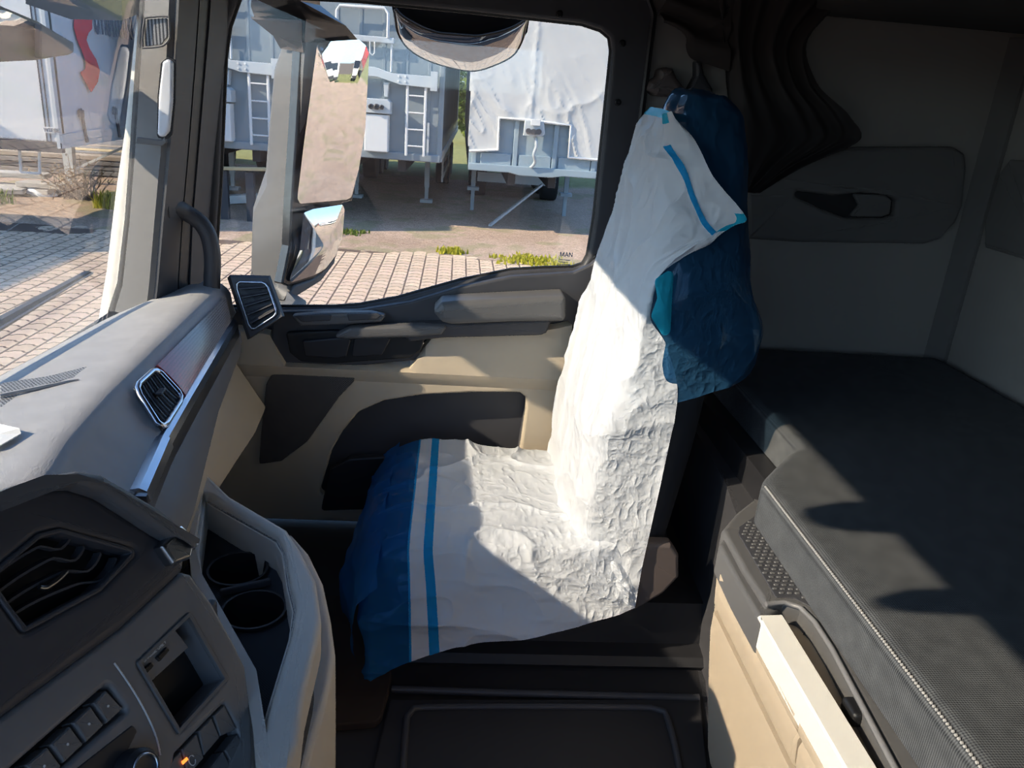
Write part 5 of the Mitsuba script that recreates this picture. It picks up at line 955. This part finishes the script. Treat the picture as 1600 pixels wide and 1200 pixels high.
    put(root + '__coupling_head', plate([(x1 - 1.40, -0.50), (x1 - 0.90, -0.50), (x1 - 0.90, -0.30), (x1 - 0.96, -0.26), (x1 - 1.34, -0.26), (x1 - 1.40, -0.30)], ypl(yf), 0.30, 0.015), 'm_trailer_light', smooth=30)
    for i, (dx, rr) in enumerate(((-1.24, 0.045), (-1.14, 0.05), (-1.05, 0.04))):
        put(root + '__coupling', loft([[(x1 + dx + q * math.cos(t), yf - h, -0.39 + q * math.sin(t)) for t in np.arange(14) * math.pi / 7] for h, q in ((0.29, rr), (0.36, rr), (0.37, rr * 0.6), (0.33, rr * 0.5))]), 'm_dark2', smooth=40)
    put(root + '__cross_beam', plate([(x1 - 2.45, 0.24), (x1 - 2.45, 0.02), (x1 - 2.20, 0.02), (x1 - 1.95, 0.10), (x1 - 1.15, 0.10), (x1 - 0.75, 0.0), (x1 - 0.12, -0.02), (x1 - 0.12, 0.18), (x1 - 0.9, 0.18), (x1 - 1.2, 0.26)], ypl(yf - 0.12), 0.10, 0.01), 'm_trailer_light', smooth=30)
    put(root + '__beam_end_plate', box((x1 - 0.22, yf - 0.26, -0.06), (x1 - 0.10, yf - 0.10, 0.26)), 'm_trailer_light', smooth=False)
    for xx in (x1 - 0.78, x1 - 0.66):
        for zz in (0.06, 0.14): put(root + '__bolt', loft([[(xx + q * math.cos(t), yf - h, zz + q * math.sin(t)) for t in np.arange(8) * math.pi / 4] for h, q in ((0.21, 0.02), (0.24, 0.018))]), 'm_trailer_pale', smooth=False)
    for xx in (x1 - 1.5, x1 - 1.0): put(root + '__bracket', plate([(xx - 0.05, 0.02), (xx + 0.05, 0.02), (xx + 0.03, -0.22), (xx - 0.03, -0.22)], ypl(yf), 0.14, 0.01), 'm_trailer_light', smooth=30)
    hp = [(x1 - 1.85, yf - 0.18, 0.74), (x1 - 1.85, yf - 0.18, 1.10), (x1 - 1.80, yf - 0.18, 1.18), (x1 - 1.05, yf - 0.18, 1.20), (x1 - 0.98, yf - 0.18, 1.12), (x1 - 0.98, yf - 0.18, 0.74)]
    put(root + '__top_hoop', tube(hp, 0.028, 8), 'm_trailer_pale', smooth=60)
    put(root + '__hoop_beam', rbox((x1 - 1.42, yf - 0.14, 0.70), (1.1, 0.08, 0.10), 0.015, seg=8), 'm_trailer_light', smooth=40)
    put(root + '__hook', tube([(x1 - 1.28, yf - 0.2, 0.66), (x1 - 1.28, yf - 0.2, 0.48), (x1 - 1.24, yf - 0.2, 0.44), (x1 - 1.20, yf - 0.2, 0.48), (x1 - 1.20, yf - 0.2, 0.66)], 0.014, 6), 'm_trailer_pale', smooth=60)
    put(root + '__standpipe', tube([(x1 - 0.92, yf - 0.1, 0.68), (x1 - 0.92, yf - 0.1, 0.20)], 0.02, 8), 'm_trailer_pale', smooth=60)
    put(root + '__support_post', box((x1 - 0.26, yf - 0.08, -1.18), (x1 - 0.22, yf - 0.02, -0.60)), 'm_trailer_light', smooth=False)
    tag(root, lab, 'trailer', 'grey tipping trailers seen through the door window')
    if yaw:
        M = T().translate([x1 * UNIT, yf * UNIT, 0]).rotate([0, 0, 1], yaw).translate([-x1 * UNIT, -yf * UNIT, 0])
        for k in scene:
            if k not in k0: scene[k]['to_world'] = M
UNIT = 16 / 15
GROUND = -2.7 / UNIT
grey_trailer('tipping_trailer', -2.83, -0.31, 15.0, 'grey tipping trailer with pale ladder, directly left of the tarpaulin trailer', yaw=-1.2)
grey_trailer('tipping_trailer_001', -5.52, -3.02, 14.9, 'grey tipping trailer with pale ladder, partly hidden behind the mirror housing')

# trailer under a grey-white tarpaulin
x0, x1, yf = 0.20, 2.74, 15.0
tz = -1.34
TP = [(0.2046,-1.0339),(0.1517,0.3282),(0.1262,1.1775),(0.5939,1.2849),(1.6937,1.4128),(2.5879,1.4439),(2.6596,1.0413),(2.7065,-0.0143),(2.6237,-1.0229),(2.0269,-1.019),(2.0177,-0.4593),(1.6532,-0.4415),(1.1742,-0.4213),(0.7114,-0.422),(0.7261,-0.9747)]
def tarp_front():
    P = Polygon(TP); xs = np.arange(0.15, 2.80, 0.03); zs = np.arange(-1.15, 1.30, 0.03); X, Z = np.meshgrid(xs, zs, indexing='ij')
    pts = np.stack([X, Z * 0, Z], -1)
    fold = ridge(np.stack([X * 1.0 + 0.35 * Z, Z * 0.35 - X * 0.2, X * 0], -1) + 5, 3.0, 5) ** 6 * 0.035 + ridge(np.stack([X + 0.6 * Z, Z * 0.35, X * 0], -1), 6, 8) ** 6 * 0.022
    fold = fold * np.clip((0.9 - Z) / 1.2, 0.15, 1) + 0.02 * np.exp(-((X - 1.28) / 0.05) ** 2) * ridge(np.stack([X, Z, X], -1), 12, 3)
    Y = 14.88 - fold
    v = np.stack([X, Y, Z], -1); n_, m_ = X.shape
    i, j = np.meshgrid(np.arange(n_ - 1), np.arange(m_ - 1), indexing='ij'); i, j = i.ravel(), j.ravel()
    from shapely import contains_xy
    ok = contains_xy(P, (xs[i] + xs[i + 1]) / 2, (zs[j] + zs[j + 1]) / 2)
    i, j = i[ok], j[ok]; q = np.stack([i * m_ + j, (i + 1) * m_ + j, (i + 1) * m_ + j + 1, i * m_ + j + 1], 1)
    return v.reshape(-1, 3), q
k = 'tarpaulin_trailer'
put(k + '__tarpaulin_front', tarp_front(), 'm_tarp', smooth=True)
put(k + '__tarpaulin_hem', tube([V(a, 14.86, b) for a, b in TP[8:] + TP[:1]], 0.028, 6), 'm_tarp_edge', smooth=60)
for xx, nm in ((x0, 'side'), (x1, 'side')):
    put(k + '__tarpaulin_side', box((xx - 0.02, yf - 0.12, -0.95), (xx + 0.02, yf + 12.5, 1.28)), 'm_tarp', smooth=False)
put(k + '__tarpaulin_roof', box((x0, yf - 0.1, 1.26), (x1, yf + 12.5, 1.30)), 'm_tarp', smooth=False)
put(k + '__front_wall', box((x0, yf, tz + 0.05), (x1, yf + 0.06, 0.9)), 'm_steel_blue', smooth=False)
for xx in (0.30, 1.05, 1.78, 2.52): put(k + '__front_post', rbox((xx, yf - 0.03, -0.85), (0.09, 0.07, 0.98), 0.012, seg=8), 'm_steel_blue', smooth=40)
for a, b in ((0.42, 0.98), (1.12, 1.72), (1.86, 2.46)):
    put(k + '__lower_panel', plate([(a, tz + 0.08), (b, tz + 0.08), (b, tz + 0.30), (a, tz + 0.30)], ypl(yf), 0.05, 0.012, 0.004), 'm_steel_blue', smooth=40)
put(k + '__front_rail', plate([(x0, tz + 0.10), (x0, tz - 0.03), (0.95, tz - 0.03), (1.15, tz - 0.07), (1.75, tz - 0.07), (1.95, tz - 0.03), (x1, tz - 0.03), (x1, tz + 0.10)], ypl(yf - 0.02), 0.10, 0.02), 'm_steel_blue', smooth=40)
put(k + '__coupling_box', plate([(1.1604,-0.6898),(1.1739,-0.4267),(1.5073,-0.4243),(1.5497,-0.64),(1.4845,-0.6887)], ypl(14.85), 0.15, 0.015), 'm_trailer_light', smooth=30)
put(k + '__coupling_box__lid', plate([(1.269,-0.5052),(1.2714,-0.3966),(1.4433,-0.3949),(1.4413,-0.5037)], ypl(14.68), 0.04, 0.01), 'm_trailer_pale', smooth=30)
for px_ in [(1.241,14.64,-0.6044),(1.3334,14.64,-0.6087),(1.425,14.64,-0.6021)]:
    put(k + '__coupling', loft([[(px_[0] + q * math.cos(t), 14.7 - h, px_[2] + q * math.sin(t)) for t in np.arange(12) * math.pi / 6] for h, q in ((0, 0.05), (0.06, 0.05), (0.06, 0.02))]), 'm_dark2', smooth=40)
put(k + '__air_hose', tube([(1.3777,14.8,-0.6906),(1.4103,14.75,-0.852),(1.377,14.75,-1.0109),(1.4146,14.8,-1.1249),(1.3465,14.85,-1.2477)], 0.03, 8, 24), 'm_trailer_light', smooth=60)
put(k + '__floor', box((x0, yf, tz - 0.02), (x1, yf + 12.5, tz + 0.08)), 'm_under', smooth=False)
put(k + '__chassis_beam', [box((1.0, yf + 0.8, tz - 0.35), (1.15, yf + 12, tz)), box((1.8, yf + 0.8, tz - 0.35), (1.95, yf + 12, tz)), box((0.6, yf + 5, tz - 0.30), (2.4, yf + 5.2, tz))], 'm_under', smooth=False)
for px_ in ((0.38, 3.0), (2.48, 3.0), (0.62, 6.2), (2.32, 6.2)):
    if px_[1] < 4: put(k + '__landing_leg', [box((px_[0] - 0.05, yf + px_[1], GROUND + 0.5), (px_[0] + 0.05, yf + px_[1] + 0.1, tz)), box((px_[0] - 0.13, yf + px_[1] - 0.1, GROUND + 0.45), (px_[0] + 0.13, yf + px_[1] + 0.15, GROUND + 0.52)), box((px_[0] - 0.04, yf + px_[1] + 0.01, GROUND), (px_[0] + 0.04, yf + px_[1] + 0.09, GROUND + 0.5))], 'm_steel_blue', smooth=False)
for yy in (5.8, 7.1, 8.4):
    for xx in (x0 + 0.35, x1 - 0.35): wheel((xx, yf + yy, GROUND + 0.5), 0.5, 0.40, k + '__wheel')
put(k + '__bumper', box((0.5, yf + 4.4, GROUND + 0.5), (2.4, yf + 4.5, GROUND + 0.72)), 'm_trailer_light', smooth=False)
tag(k, 'trailer with wrinkled pale grey tarpaulin front, rightmost in the door window', 'trailer')

UNIT, GROUND = 1.0, -2.7
# curtain-sided trailer seen through the windscreen
k = 'curtain_trailer'
FB = [(-7.865,13.6,-1.1598),(-7.2847,13.6,-1.1667),(-6.4582,13.6,-1.2056),(-6.3771,13.6,-1.2689)]; XR = FB[3][0]; XL = XR - 2.5; zb = -1.27
YW = -0.02
def ct(x, y, z): return (XR + (x) + y * YW, 13.6 + y - x * YW * 0.4, z)
put(k + '__front_wall', loft([[ct(-2.5, 0, z), ct(0, 0, z), ct(0, 0.08, z), ct(-2.5, 0.08, z)] for z in (zb, 1.35)]), 'm_trailer_pale', smooth=False)
put(k + '__front_post', [loft([[ct(a, -0.03, z), ct(a + 0.05, -0.03, z), ct(a + 0.05, 0.09, z), ct(a, 0.09, z)] for z in (zb - 0.1, 1.37)]) for a in (-0.04,)], 'm_trailer_light', smooth=False)
put(k + '__front_seam', [loft([[ct(a, -0.02, z), ct(a + 0.012, -0.02, z), ct(a + 0.012, 0.0, z), ct(a, 0.0, z)] for z in (zb, 1.35)]) for a in (-0.14, -0.20)], 'm_dark2', smooth=False)
Lc = 13.0
rows = []
for s in np.linspace(0, 1, 90):
    y = 0.1 + s * Lc; w = 0.012 * math.sin(y * 9) + 0.01 * math.sin(y * 23)
    rows.append([ct(0.02 + w, y, z) for z in (zb + 0.08, zb + 0.4, 0.0, 1.0, 1.35)])
put(k + '__side_curtain', grid(rows), 'm_curtainside', smooth=True)
put(k + '__side_rail', loft([[ct(-0.03, y, zb - 0.1), ct(0.035, y, zb - 0.1), ct(0.035, y, zb + 0.12), ct(-0.03, y, zb + 0.12)] for y in (0, Lc)]), 'm_trailer_light', smooth=False)
put(k + '__far_wall', loft([[ct(-2.5, y, zb), ct(-2.45, y, zb), ct(-2.45, y, 1.35), ct(-2.5, y, 1.35)] for y in (0, Lc)]), 'm_curtainside', smooth=False)
put(k + '__roof', loft([[ct(-2.5, y, 1.35), ct(0.03, y, 1.35), ct(0.03, y, 1.38), ct(-2.5, y, 1.38)] for y in (0, Lc)]), 'm_trailer_pale', smooth=False)
put(k + '__floor', loft([[ct(-2.5, y, zb - 0.08), ct(0.0, y, zb - 0.08), ct(0.0, y, zb + 0.02), ct(-2.5, y, zb + 0.02)] for y in (0, Lc)]), 'm_under', smooth=False)
put(k + '__front_rail', loft([[ct(-2.5, -0.02, z), ct(0.02, -0.02, z), ct(0.02, 0.1, z), ct(-2.5, 0.1, z)] for z in (zb - 0.17, zb - 0.02)]), 'm_under', smooth=False)
for i, y in enumerate((0.75, 2.2, 3.9, 5.6)):
    put(k + '__buckle', [tube([ct(0.05, y, zb + 0.50), ct(0.07, y + 0.02, zb + 0.30), ct(0.06, y + 0.08, zb + 0.12), ct(0.07, y + 0.10, zb - 0.05)], 0.028, 6, 12), rbox(ct(0.06, y, zb + 0.42), (0.05, 0.16, 0.12), 0.015, seg=6)], 'm_dark2', smooth=40)
lg = [(-9.1261,19.8054,-2.7)]
gx, gy = -8.85, 19.1
put(k + '__landing_leg', loft([[(gx - 0.22, gy, -1.35), (gx + 0.16, gy, -1.35), (gx + 0.16, gy + 0.2, -1.35), (gx - 0.22, gy + 0.2, -1.35)], [(gx - 0.10, gy, -2.0), (gx + 0.12, gy, -2.0), (gx + 0.12, gy + 0.18, -2.0), (gx - 0.10, gy + 0.18, -2.0)], [(gx - 0.08, gy, GROUND + 0.06), (gx + 0.10, gy, GROUND + 0.06), (gx + 0.10, gy + 0.15, GROUND + 0.06), (gx - 0.08, gy + 0.15, GROUND + 0.06)], [(gx - 0.18, gy - 0.1, GROUND), (gx + 0.2, gy - 0.1, GROUND), (gx + 0.2, gy + 0.25, GROUND), (gx - 0.18, gy + 0.25, GROUND)]]), 'm_trailer_light', smooth=False)
put(k + '__landing_leg', loft([[(gx + 1.9 + a, gy + b, z) for a, b in ((-0.1, 0), (0.1, 0), (0.1, 0.18), (-0.1, 0.18))] for z in (-1.35, GROUND)]), 'm_trailer_light', smooth=False)
put(k + '__leg_brace', bar((gx - 0.05, gy + 0.1, GROUND + 0.25), (gx + 1.85, gy + 0.1, -1.5), 0.06, 0.05), 'm_trailer_light', smooth=False)
fp = [(-7.169,13.9,-1.2828),(-7.2027,13.9,-1.825),(-6.9079,13.9,-1.8254),(-6.8466,13.9,-1.2699)]
put(k + '__hanging_frame', [bar(fp[0], fp[1], 0.035, 0.035), bar(fp[1], fp[2], 0.035, 0.035), bar(fp[2], fp[3], 0.035, 0.035)], 'm_trailer_pale', smooth=False)
for yy in (8.0, 9.3, 10.6): wheel((XR - 0.25 + yy * YW, 14 + yy, GROUND + 0.5), 0.5, 0.36, k + '__wheel')
# red S emblem and lettering on the side
ang = math.atan(YW); SU = V(math.sin(ang), math.cos(ang), 0); SM = frame(ct(0.055, 0.0, 0), SU, (0, 0, 1), np.cross(SU, (0, 0, 1)))
EM = [(0.9185,0.7035),(1.4161,0.7244),(1.579,0.6577),(1.5383,0.5045),(1.3613,0.4234),(1.2566,0.3179),(1.3484,0.1822),(1.5708,0.0274),(1.6851,-0.157),(1.5527,-0.3478),(1.2409,-0.5152),(1.0722,-0.3715),(0.8918,-0.2025),(1.1065,-0.1482),(1.1592,-0.0462),(1.0555,0.1299),(0.905,0.2992),(0.8363,0.4877)]
put(k + '__emblem', plate(EM, SM, 0.012, 0.0, 0.01), 'm_red', smooth=False)
LT = [(1.659,0.4616),(3.4419,0.5368)]
tx = meshkit.text_mesh('STRATOS S', 0.78, 0.012, True); tx.apply_scale([(LT[1][0] - LT[0][0]) / tx.bounds[1][0], 1, 1]); tx.apply_translation([LT[0][0], LT[0][1], 0]); tx.apply_transform(SM); put(k + '__lettering', tx, 'm_text', smooth=False)
PLT = [(-6.5974,13.56,-1.1351),(-6.4319,13.56,-1.1428)]
put(k + '__name_plate', box((PLT[0][0], 13.555, PLT[0][2]), (PLT[1][0], 13.57, PLT[0][2] + 0.09)), 'm_white', smooth=False)
tx = meshkit.text_mesh('WIESE', 0.055, 0.004, True); tx.apply_transform(frame((PLT[0][0] + 0.01, 13.552, PLT[0][2] + 0.018), (1, 0, 0), (0, 0, 1), (0, -1, 0))); put(k + '__name_plate__lettering', tx, 'm_text', smooth=False)
tag(k, 'pale curtain-sided trailer with red curved emblem, seen through the windscreen', 'trailer')
# two box trailers parked outside the frame whose shadows reach the pavers
for i, (ya, yb_, xr) in enumerate(((7.18, 9.64, -11.6), (9.95, 12.4, -10.9))):
    kk = 'box_trailer' + ('' if not i else f'_{i:03d}')
    put(kk + '__body', rbox((xr - 5.5, (ya + yb_) / 2, 0.0), (11.0, yb_ - ya, 2.6), 0.03, seg=8), 'm_trailer_pale', smooth=40)
    put(kk + '__chassis', box((xr - 11, ya + 0.7, GROUND + 0.8), (xr - 0.2, yb_ - 0.7, -1.28)), 'm_under', smooth=False)
    for xx in (xr - 1.2, xr - 2.5, xr - 3.8):
        for yy in (ya + 0.2, yb_ - 0.2):
            a = np.arange(24) * math.pi / 12
            put(kk + '__wheel', loft([[(xx + q * math.cos(t), yy + h, GROUND + 0.5 + q * math.sin(t)) for t in a] for h, q in ((-0.17, 0.3), (-0.17, 0.48), (0.17, 0.48), (0.17, 0.3))]), 'm_tyre', smooth=40)
    tag(kk, ('white box trailer parked front left of the cab', 'second white box trailer parked beside the first, further from the cab')[i], 'trailer')
# trucks parked far behind, seen in the mirror
def cab_truck(root, x, y, m, lab):
    S = [[(x + a, y - 1.22, z), (x + a, y + 1.22, z), (x + b, y + 1.22, z), (x + b, y - 1.22, z)] for z, a, b in ((GROUND + 0.45, 0.0, 2.3), (GROUND + 1.6, -0.05, 2.3), (GROUND + 2.9, 0.12, 2.3), (GROUND + 3.7, 0.5, 2.2))]
    put(root + '__cab', loft(S), m, smooth=20)
    put(root + '__windscreen', loft([[(x + a - 0.03, y - 1.05, z), (x + a - 0.03, y + 1.05, z), (x + a + 0.05, y + 1.05, z), (x + a + 0.05, y - 1.05, z)] for z, a in ((GROUND + 1.75, -0.03), (GROUND + 2.75, 0.10))]), 'm_gloss_black', smooth=False)
    put(root + '__bumper', rbox((x - 0.02, y, GROUND + 0.55), (0.25, 2.4, 0.45), 0.05, seg=8), 'm_dark2', smooth=40)
    put(root + '__chassis', box((x + 2.2, y - 0.5, GROUND + 0.7), (x + 6.2, y + 0.5, GROUND + 1.0)), 'm_under', smooth=False)
    for xx in (1.3, 5.0):
        for s in (-1, 1):
            a = np.arange(20) * math.pi / 10
            put(root + '__wheel', loft([[(x + xx + q * math.cos(t), y + s * 1.05 + h, GROUND + 0.5 + q * math.sin(t)) for t in a] for h, q in ((-0.15, 0.3), (-0.15, 0.5), (0.15, 0.5), (0.15, 0.3))]), 'm_tyre', smooth=40)
    tag(root, lab, 'truck')
for i, (x, y, m, lab) in enumerate(((72, 16.0, 'm_white', 'first white truck of the far row reflected in the main mirror glass'), (74, 20.5, 'm_red_cab', 'red truck reflected in the main mirror glass next to the first white truck'), (70, 25.0, 'm_white', 'white truck reflected between the red trucks in the main mirror glass'), (66, 29.5, 'm_white', 'white truck reflected in the main mirror glass next to the last red truck'), (62, 33.5, 'm_red_cab', 'last red truck at the right edge of the main mirror glass'))):
    cab_truck('parked_truck' + ('' if not i else f'_{i:03d}'), x, y, m, lab)

# ------------------------------------------------------------------ timber, scrap and plants by the trailers
def plank(root, a, b, w, h, m, lab=None, grp=None):
    k = put(root, rbox((V(*a) + V(*b)) / 2, (np.linalg.norm(V(*b) - V(*a)), w, h), 0.012, np.stack([(V(*b) - V(*a)) / np.linalg.norm(V(*b) - V(*a)), np.cross((0, 0, 1), (V(*b) - V(*a)) / np.linalg.norm(V(*b) - V(*a))), (0, 0, 1)], 1), 6), m, smooth=30)
    return k
for lay in range(4):
    for r in range(10):
        y = 20.6 + r * 0.66 + 0.1 * (lay % 2); L = 8.2 + RNG.uniform(-0.7, 0.7); x = -11.2 + RNG.uniform(-0.4, 0.4) - r * 0.05; z = GROUND + 0.09 + lay * 0.12
        tilt_ = RNG.uniform(-0.02, 0.02) + 0.10
        m = ('m_timber_old', 'm_timber_old', 'm_timber', 'm_timber_new')[RNG.integers(4)] if lay == 3 else 'm_timber_old'
        put('timber_stack__beam', rbox((x, y, z), (L, 0.50, 0.10), 0.012, np.array([[math.cos(tilt_), -math.sin(tilt_), 0], [math.sin(tilt_), math.cos(tilt_), 0], [0, 0, 1]]), 6), m, smooth=30)
tag('timber_stack', 'flat weathered stack of long timber beams lying beneath the curtain-sided trailer', 'timber stack')
for i, (px_, L) in enumerate((((-8.95, 17.3), 1.4), ((-8.5, 17.2), 0.9), ((-9.2, 17.6), 1.2), ((-9.1, 16.9), 0.7))):
    a_ = 0.15 * i - 0.2
    k = put('concrete_slab', rbox((px_[0], px_[1], GROUND + 0.10 + 0.12 * (i % 3)), (L, 0.45, 0.10), 0.015, np.array([[math.cos(a_), -math.sin(a_), 0], [math.sin(a_), math.cos(a_), 0], [0, 0, 1]]), 6), 'm_concrete', smooth=30)
    tag(k, ('lowest long grey concrete slab in the scrap pile left of the dry bush', 'short slab in the middle of the scrap pile left of the dry bush', 'topmost grey slab of the scrap pile left of the dry bush', 'shortest slab at the front of the scrap pile')[i], 'slab', 'scrap slabs by the verge')
bg = [(-8.83,17.1,-2.6663),(-8.8156,17.4,-2.5965),(-8.5916,17.3,-2.6222),(-8.1716,17,-2.6229),(-8.2973,16.9,-2.6962),(-8.4416,16.8,-2.7315),(-8.6061,16.9,-2.6655)]
B_ = dome([V(*p) for p in bg], (0.1, -0.9, 0.5), 0.10); B_.vertices += 0.05 * (meshkit.noise(B_.vertices * 8, 3) - 0.5)[:, None]
put('plastic_bag', B_, 'm_bag', smooth=False); tag('plastic_bag', 'crumpled pale plastic sheet lying on the verge beside the dry bush', 'plastic sheet')
pl = plank('loose_board', (-7.2, 17.2, GROUND + 0.12), (-6.2, 17.6, GROUND + 0.22), 0.25, 0.03, 'm_timber'); tag(pl, 'loose board on the verge, just left of the windscreen pillar', 'board')
pl = plank('yellow_plank', (-4.75, 15.7, GROUND + 0.95), (-3.45, 15.6, GROUND + 1.02), 0.16, 0.06, 'm_timber_new'); tag(pl, 'yellowish plank across the front of the half hidden grey trailer', 'plank')
pl = plank('pale_beam', (-5.4, 17.2, GROUND + 0.10), (-3.5, 18.6, GROUND + 0.16), 0.22, 0.18, 'm_trailer_pale'); tag(pl, 'pale beam lying on the dirt beneath the half hidden grey trailer', 'beam')
put('pallet_jack_stand', [box((-4.0, 15.62, GROUND), (-3.85, 15.77, GROUND + 0.93)), box((-4.5, 15.65, GROUND), (-4.35, 15.77, GROUND + 0.93))], 'm_under', smooth=False); tag('pallet_jack_stand', 'dark steel support posts beneath the half hidden grey trailer', 'support stand')
put('steel_offcut', bar((0.75, 16.9, GROUND + 0.02), (2.0, 18.8, GROUND + 0.75), 0.05, 0.05), 'm_trailer_light', smooth=False); tag('steel_offcut', 'thin added bar standing for a window reflection, leaning under the tarpaulin trailer', 'reflection bar')  # bar added in place of a slanting reflection in the door glass

def tuft(name, cx, cy, r, n, h, m, seed, lab, spread=0.6, cat='grass'):
    g = np.random.default_rng(seed); vs, fs = [], []
    for i in range(n):
        a = g.uniform(0, 2 * math.pi); d = r * g.uniform() ** 0.9 * (0.6 + 0.5 * math.sin(a * 3 + seed) ** 2); p = V(cx + d * math.cos(a), cy + 0.7 * d * math.sin(a), GROUND - 0.01); hh = h * g.uniform(0.5, 1.1); lean = spread * hh * g.uniform(0.2, 1); b = g.uniform(0, 2 * math.pi); w = 0.012 + 0.012 * g.uniform()
        t = V(math.cos(b), math.sin(b), 0); s = V(-t[1], t[0], 0) * w
        q = [p - s, p + s, p + t * lean * 0.4 + (0, 0, hh * 0.6) + s * 0.8, p + t * lean * 0.4 + (0, 0, hh * 0.6) - s * 0.8, p + t * lean + (0, 0, hh)]
        k = len(vs); vs += q; fs += [[k, k + 1, k + 2], [k, k + 2, k + 3], [k + 3, k + 2, k + 4]]
    put(name, trimesh.Trimesh(np.array(vs), np.array(fs), process=False), m, smooth=False); tag(name, lab, cat, kind='stuff')
tuft('verge_grass', -9.3, 15.9, 0.9, 420, 0.26, 'm_leaf', 11, 'green grass on the verge in front of the curtain-sided trailer')
tuft('verge_grass_001', -6.75, 16.2, 0.36, 300, 0.34, 'm_leaf_yellow', 12, 'bright yellow green weed at the right end of the verge')
tuft('verge_grass_002', -6.25, 16.6, 0.12, 80, 0.25, 'm_leaf_yellow', 13, 'small yellow green weed beside the windscreen pillar')
tuft('verge_grass_003', -0.05, 13.75, 0.30, 260, 0.12, 'm_leaf_yellow', 14, 'low green weed at the paving edge, left of the longer grass strip')
for i in range(1):
    g = np.random.default_rng(15)
    tuft('verge_grass_004', 1.35, 13.42, 0.75, 520, 0.10, 'm_leaf_yellow', 15, 'low grass strip along the paving edge below the tarpaulin trailer')
tuft('verge_grass_005', -2.1, 15.0, 0.5, 200, 0.10, 'm_leaf', 16, 'sparse grass in the sunlit dirt right of the door mirror')
tuft('verge_grass_006', -5.1, 16.9, 0.25, 160, 0.18, 'm_leaf_yellow', 17, 'weed in the dirt beside the window edge, left of the door mirror')
# dry bush: twigs and curled leaves
g = np.random.default_rng(5); tw, lv, lf = [], [], []
for i in range(70):
    b = V(-7.75 + g.normal(0, 0.20), 17.0 + g.normal(0, 0.1), GROUND); d = V(g.normal(0, 0.42), g.normal(0, 0.25), g.uniform(0.35, 0.95)); e = b + d * g.uniform(0.6, 1.0)
    m_ = (b + e) / 2 + V(*g.normal(0, 0.05, 3)); tw.append(tube([b, m_, e], [0.010, 0.007, 0.004], 4))
    for _ in range(7):
        c = m_ + (e - m_) * g.uniform(0, 1.1) + g.normal(0, 0.03, 3); u = g.normal(0, 1, 3); u /= np.linalg.norm(u); w = np.cross(u, g.normal(0, 1, 3)); w /= np.linalg.norm(w); k = len(lv); s = g.uniform(0.02, 0.045)
        lv += [c - u * s, c + w * s * 0.5, c + u * s, c - w * s * 0.5]; lf += [[k, k + 1, k + 2], [k, k + 2, k + 3]]
put('dry_bush__twigs', tw, 'm_bark', smooth=False); put('dry_bush__leaves', trimesh.Trimesh(np.array(lv), np.array(lf), process=False), 'm_leaf_dry', smooth=False)
tag('dry_bush', 'dry brown bush on the verge in front of the curtain-sided trailer leg', 'bush'); labels['dry_bush__leaves'] = {'kind': 'stuff'}
# trees and hedge at the far side of the yard
def tree(root, x, y, h, r, n, m, seed, lab):
    g = np.random.default_rng(seed)
    put(root + '__trunk', [tube([(x, y, GROUND), (x + 0.1, y, GROUND + h * 0.35), (x, y + 0.1, GROUND + h * 0.7)], [0.14, 0.10, 0.05], 8)] + [tube([(x + 0.05, y, GROUND + h * k), (x + r * 0.5 * math.cos(a), y + r * 0.5 * math.sin(a), GROUND + h * (k + 0.2))], [0.06, 0.02], 5) for k, a in zip(np.linspace(0.2, 0.6, 7), g.uniform(0, 6.28, 7))], 'm_bark', smooth=40)
    q = g.normal(0, 1, (n, 3)); q /= np.linalg.norm(q, axis=1, keepdims=True); q *= g.uniform(0.4, 1, (n, 1)) ** 0.5
    lump = 0.75 + 0.5 * meshkit.noise(q * 3 + seed, seed)[:, None]; c = V(x, y, GROUND + h * 0.58) + q * lump * V(r, r, h * 0.45)
    u = g.normal(0, 1, (n, 3)); u /= np.linalg.norm(u, axis=1, keepdims=True); w = np.cross(u, g.normal(0, 1, (n, 3))); w /= np.linalg.norm(w, axis=1, keepdims=True); s = g.uniform(0.10, 0.22, (n, 1))
    v = np.stack([c - u * s, c + w * s * 0.6, c + u * s, c - w * s * 0.6], 1).reshape(-1, 3); k = np.arange(n)[:, None] * 4
    f = np.vstack([k + [0, 1, 2], k + [0, 2, 3]]); put(root + '__crown', trimesh.Trimesh(v, f, process=False), m, smooth=False); tag(root, lab, 'tree'); labels[root + '__crown'] = {'kind': 'stuff'}
tree('tree', 4.7, 23.5, 5.2, 1.3, 5000, 'm_leaf', 31, 'leafy green tree at the right edge beside the tarpaulin trailer')
tree('tree_001', 0.6, 44.0, 5.0, 2.4, 5000, 'm_leaf', 32, 'green tree far behind, in the gap between the grey and tarpaulin trailers')
for i, x in enumerate((-44, -37, -30, -23)):
    tree(f'tree_{i + 2:03d}', x, 56 + i * 1.3, 5.0, 2.9, 3500, ('m_leaf', 'm_leaf_dark')[i % 2], 40 + i, ('first', 'second', 'third', 'fourth')[i] + ' tree from the far end of the hedge row behind the curtain-sided trailer')
tuft('field_grass', -14.0, 31.5, 6.0, 5000, 0.55, 'm_leaf_yellow', 51, 'sunlit yellow green tall grass seen beneath the curtain-sided trailer')
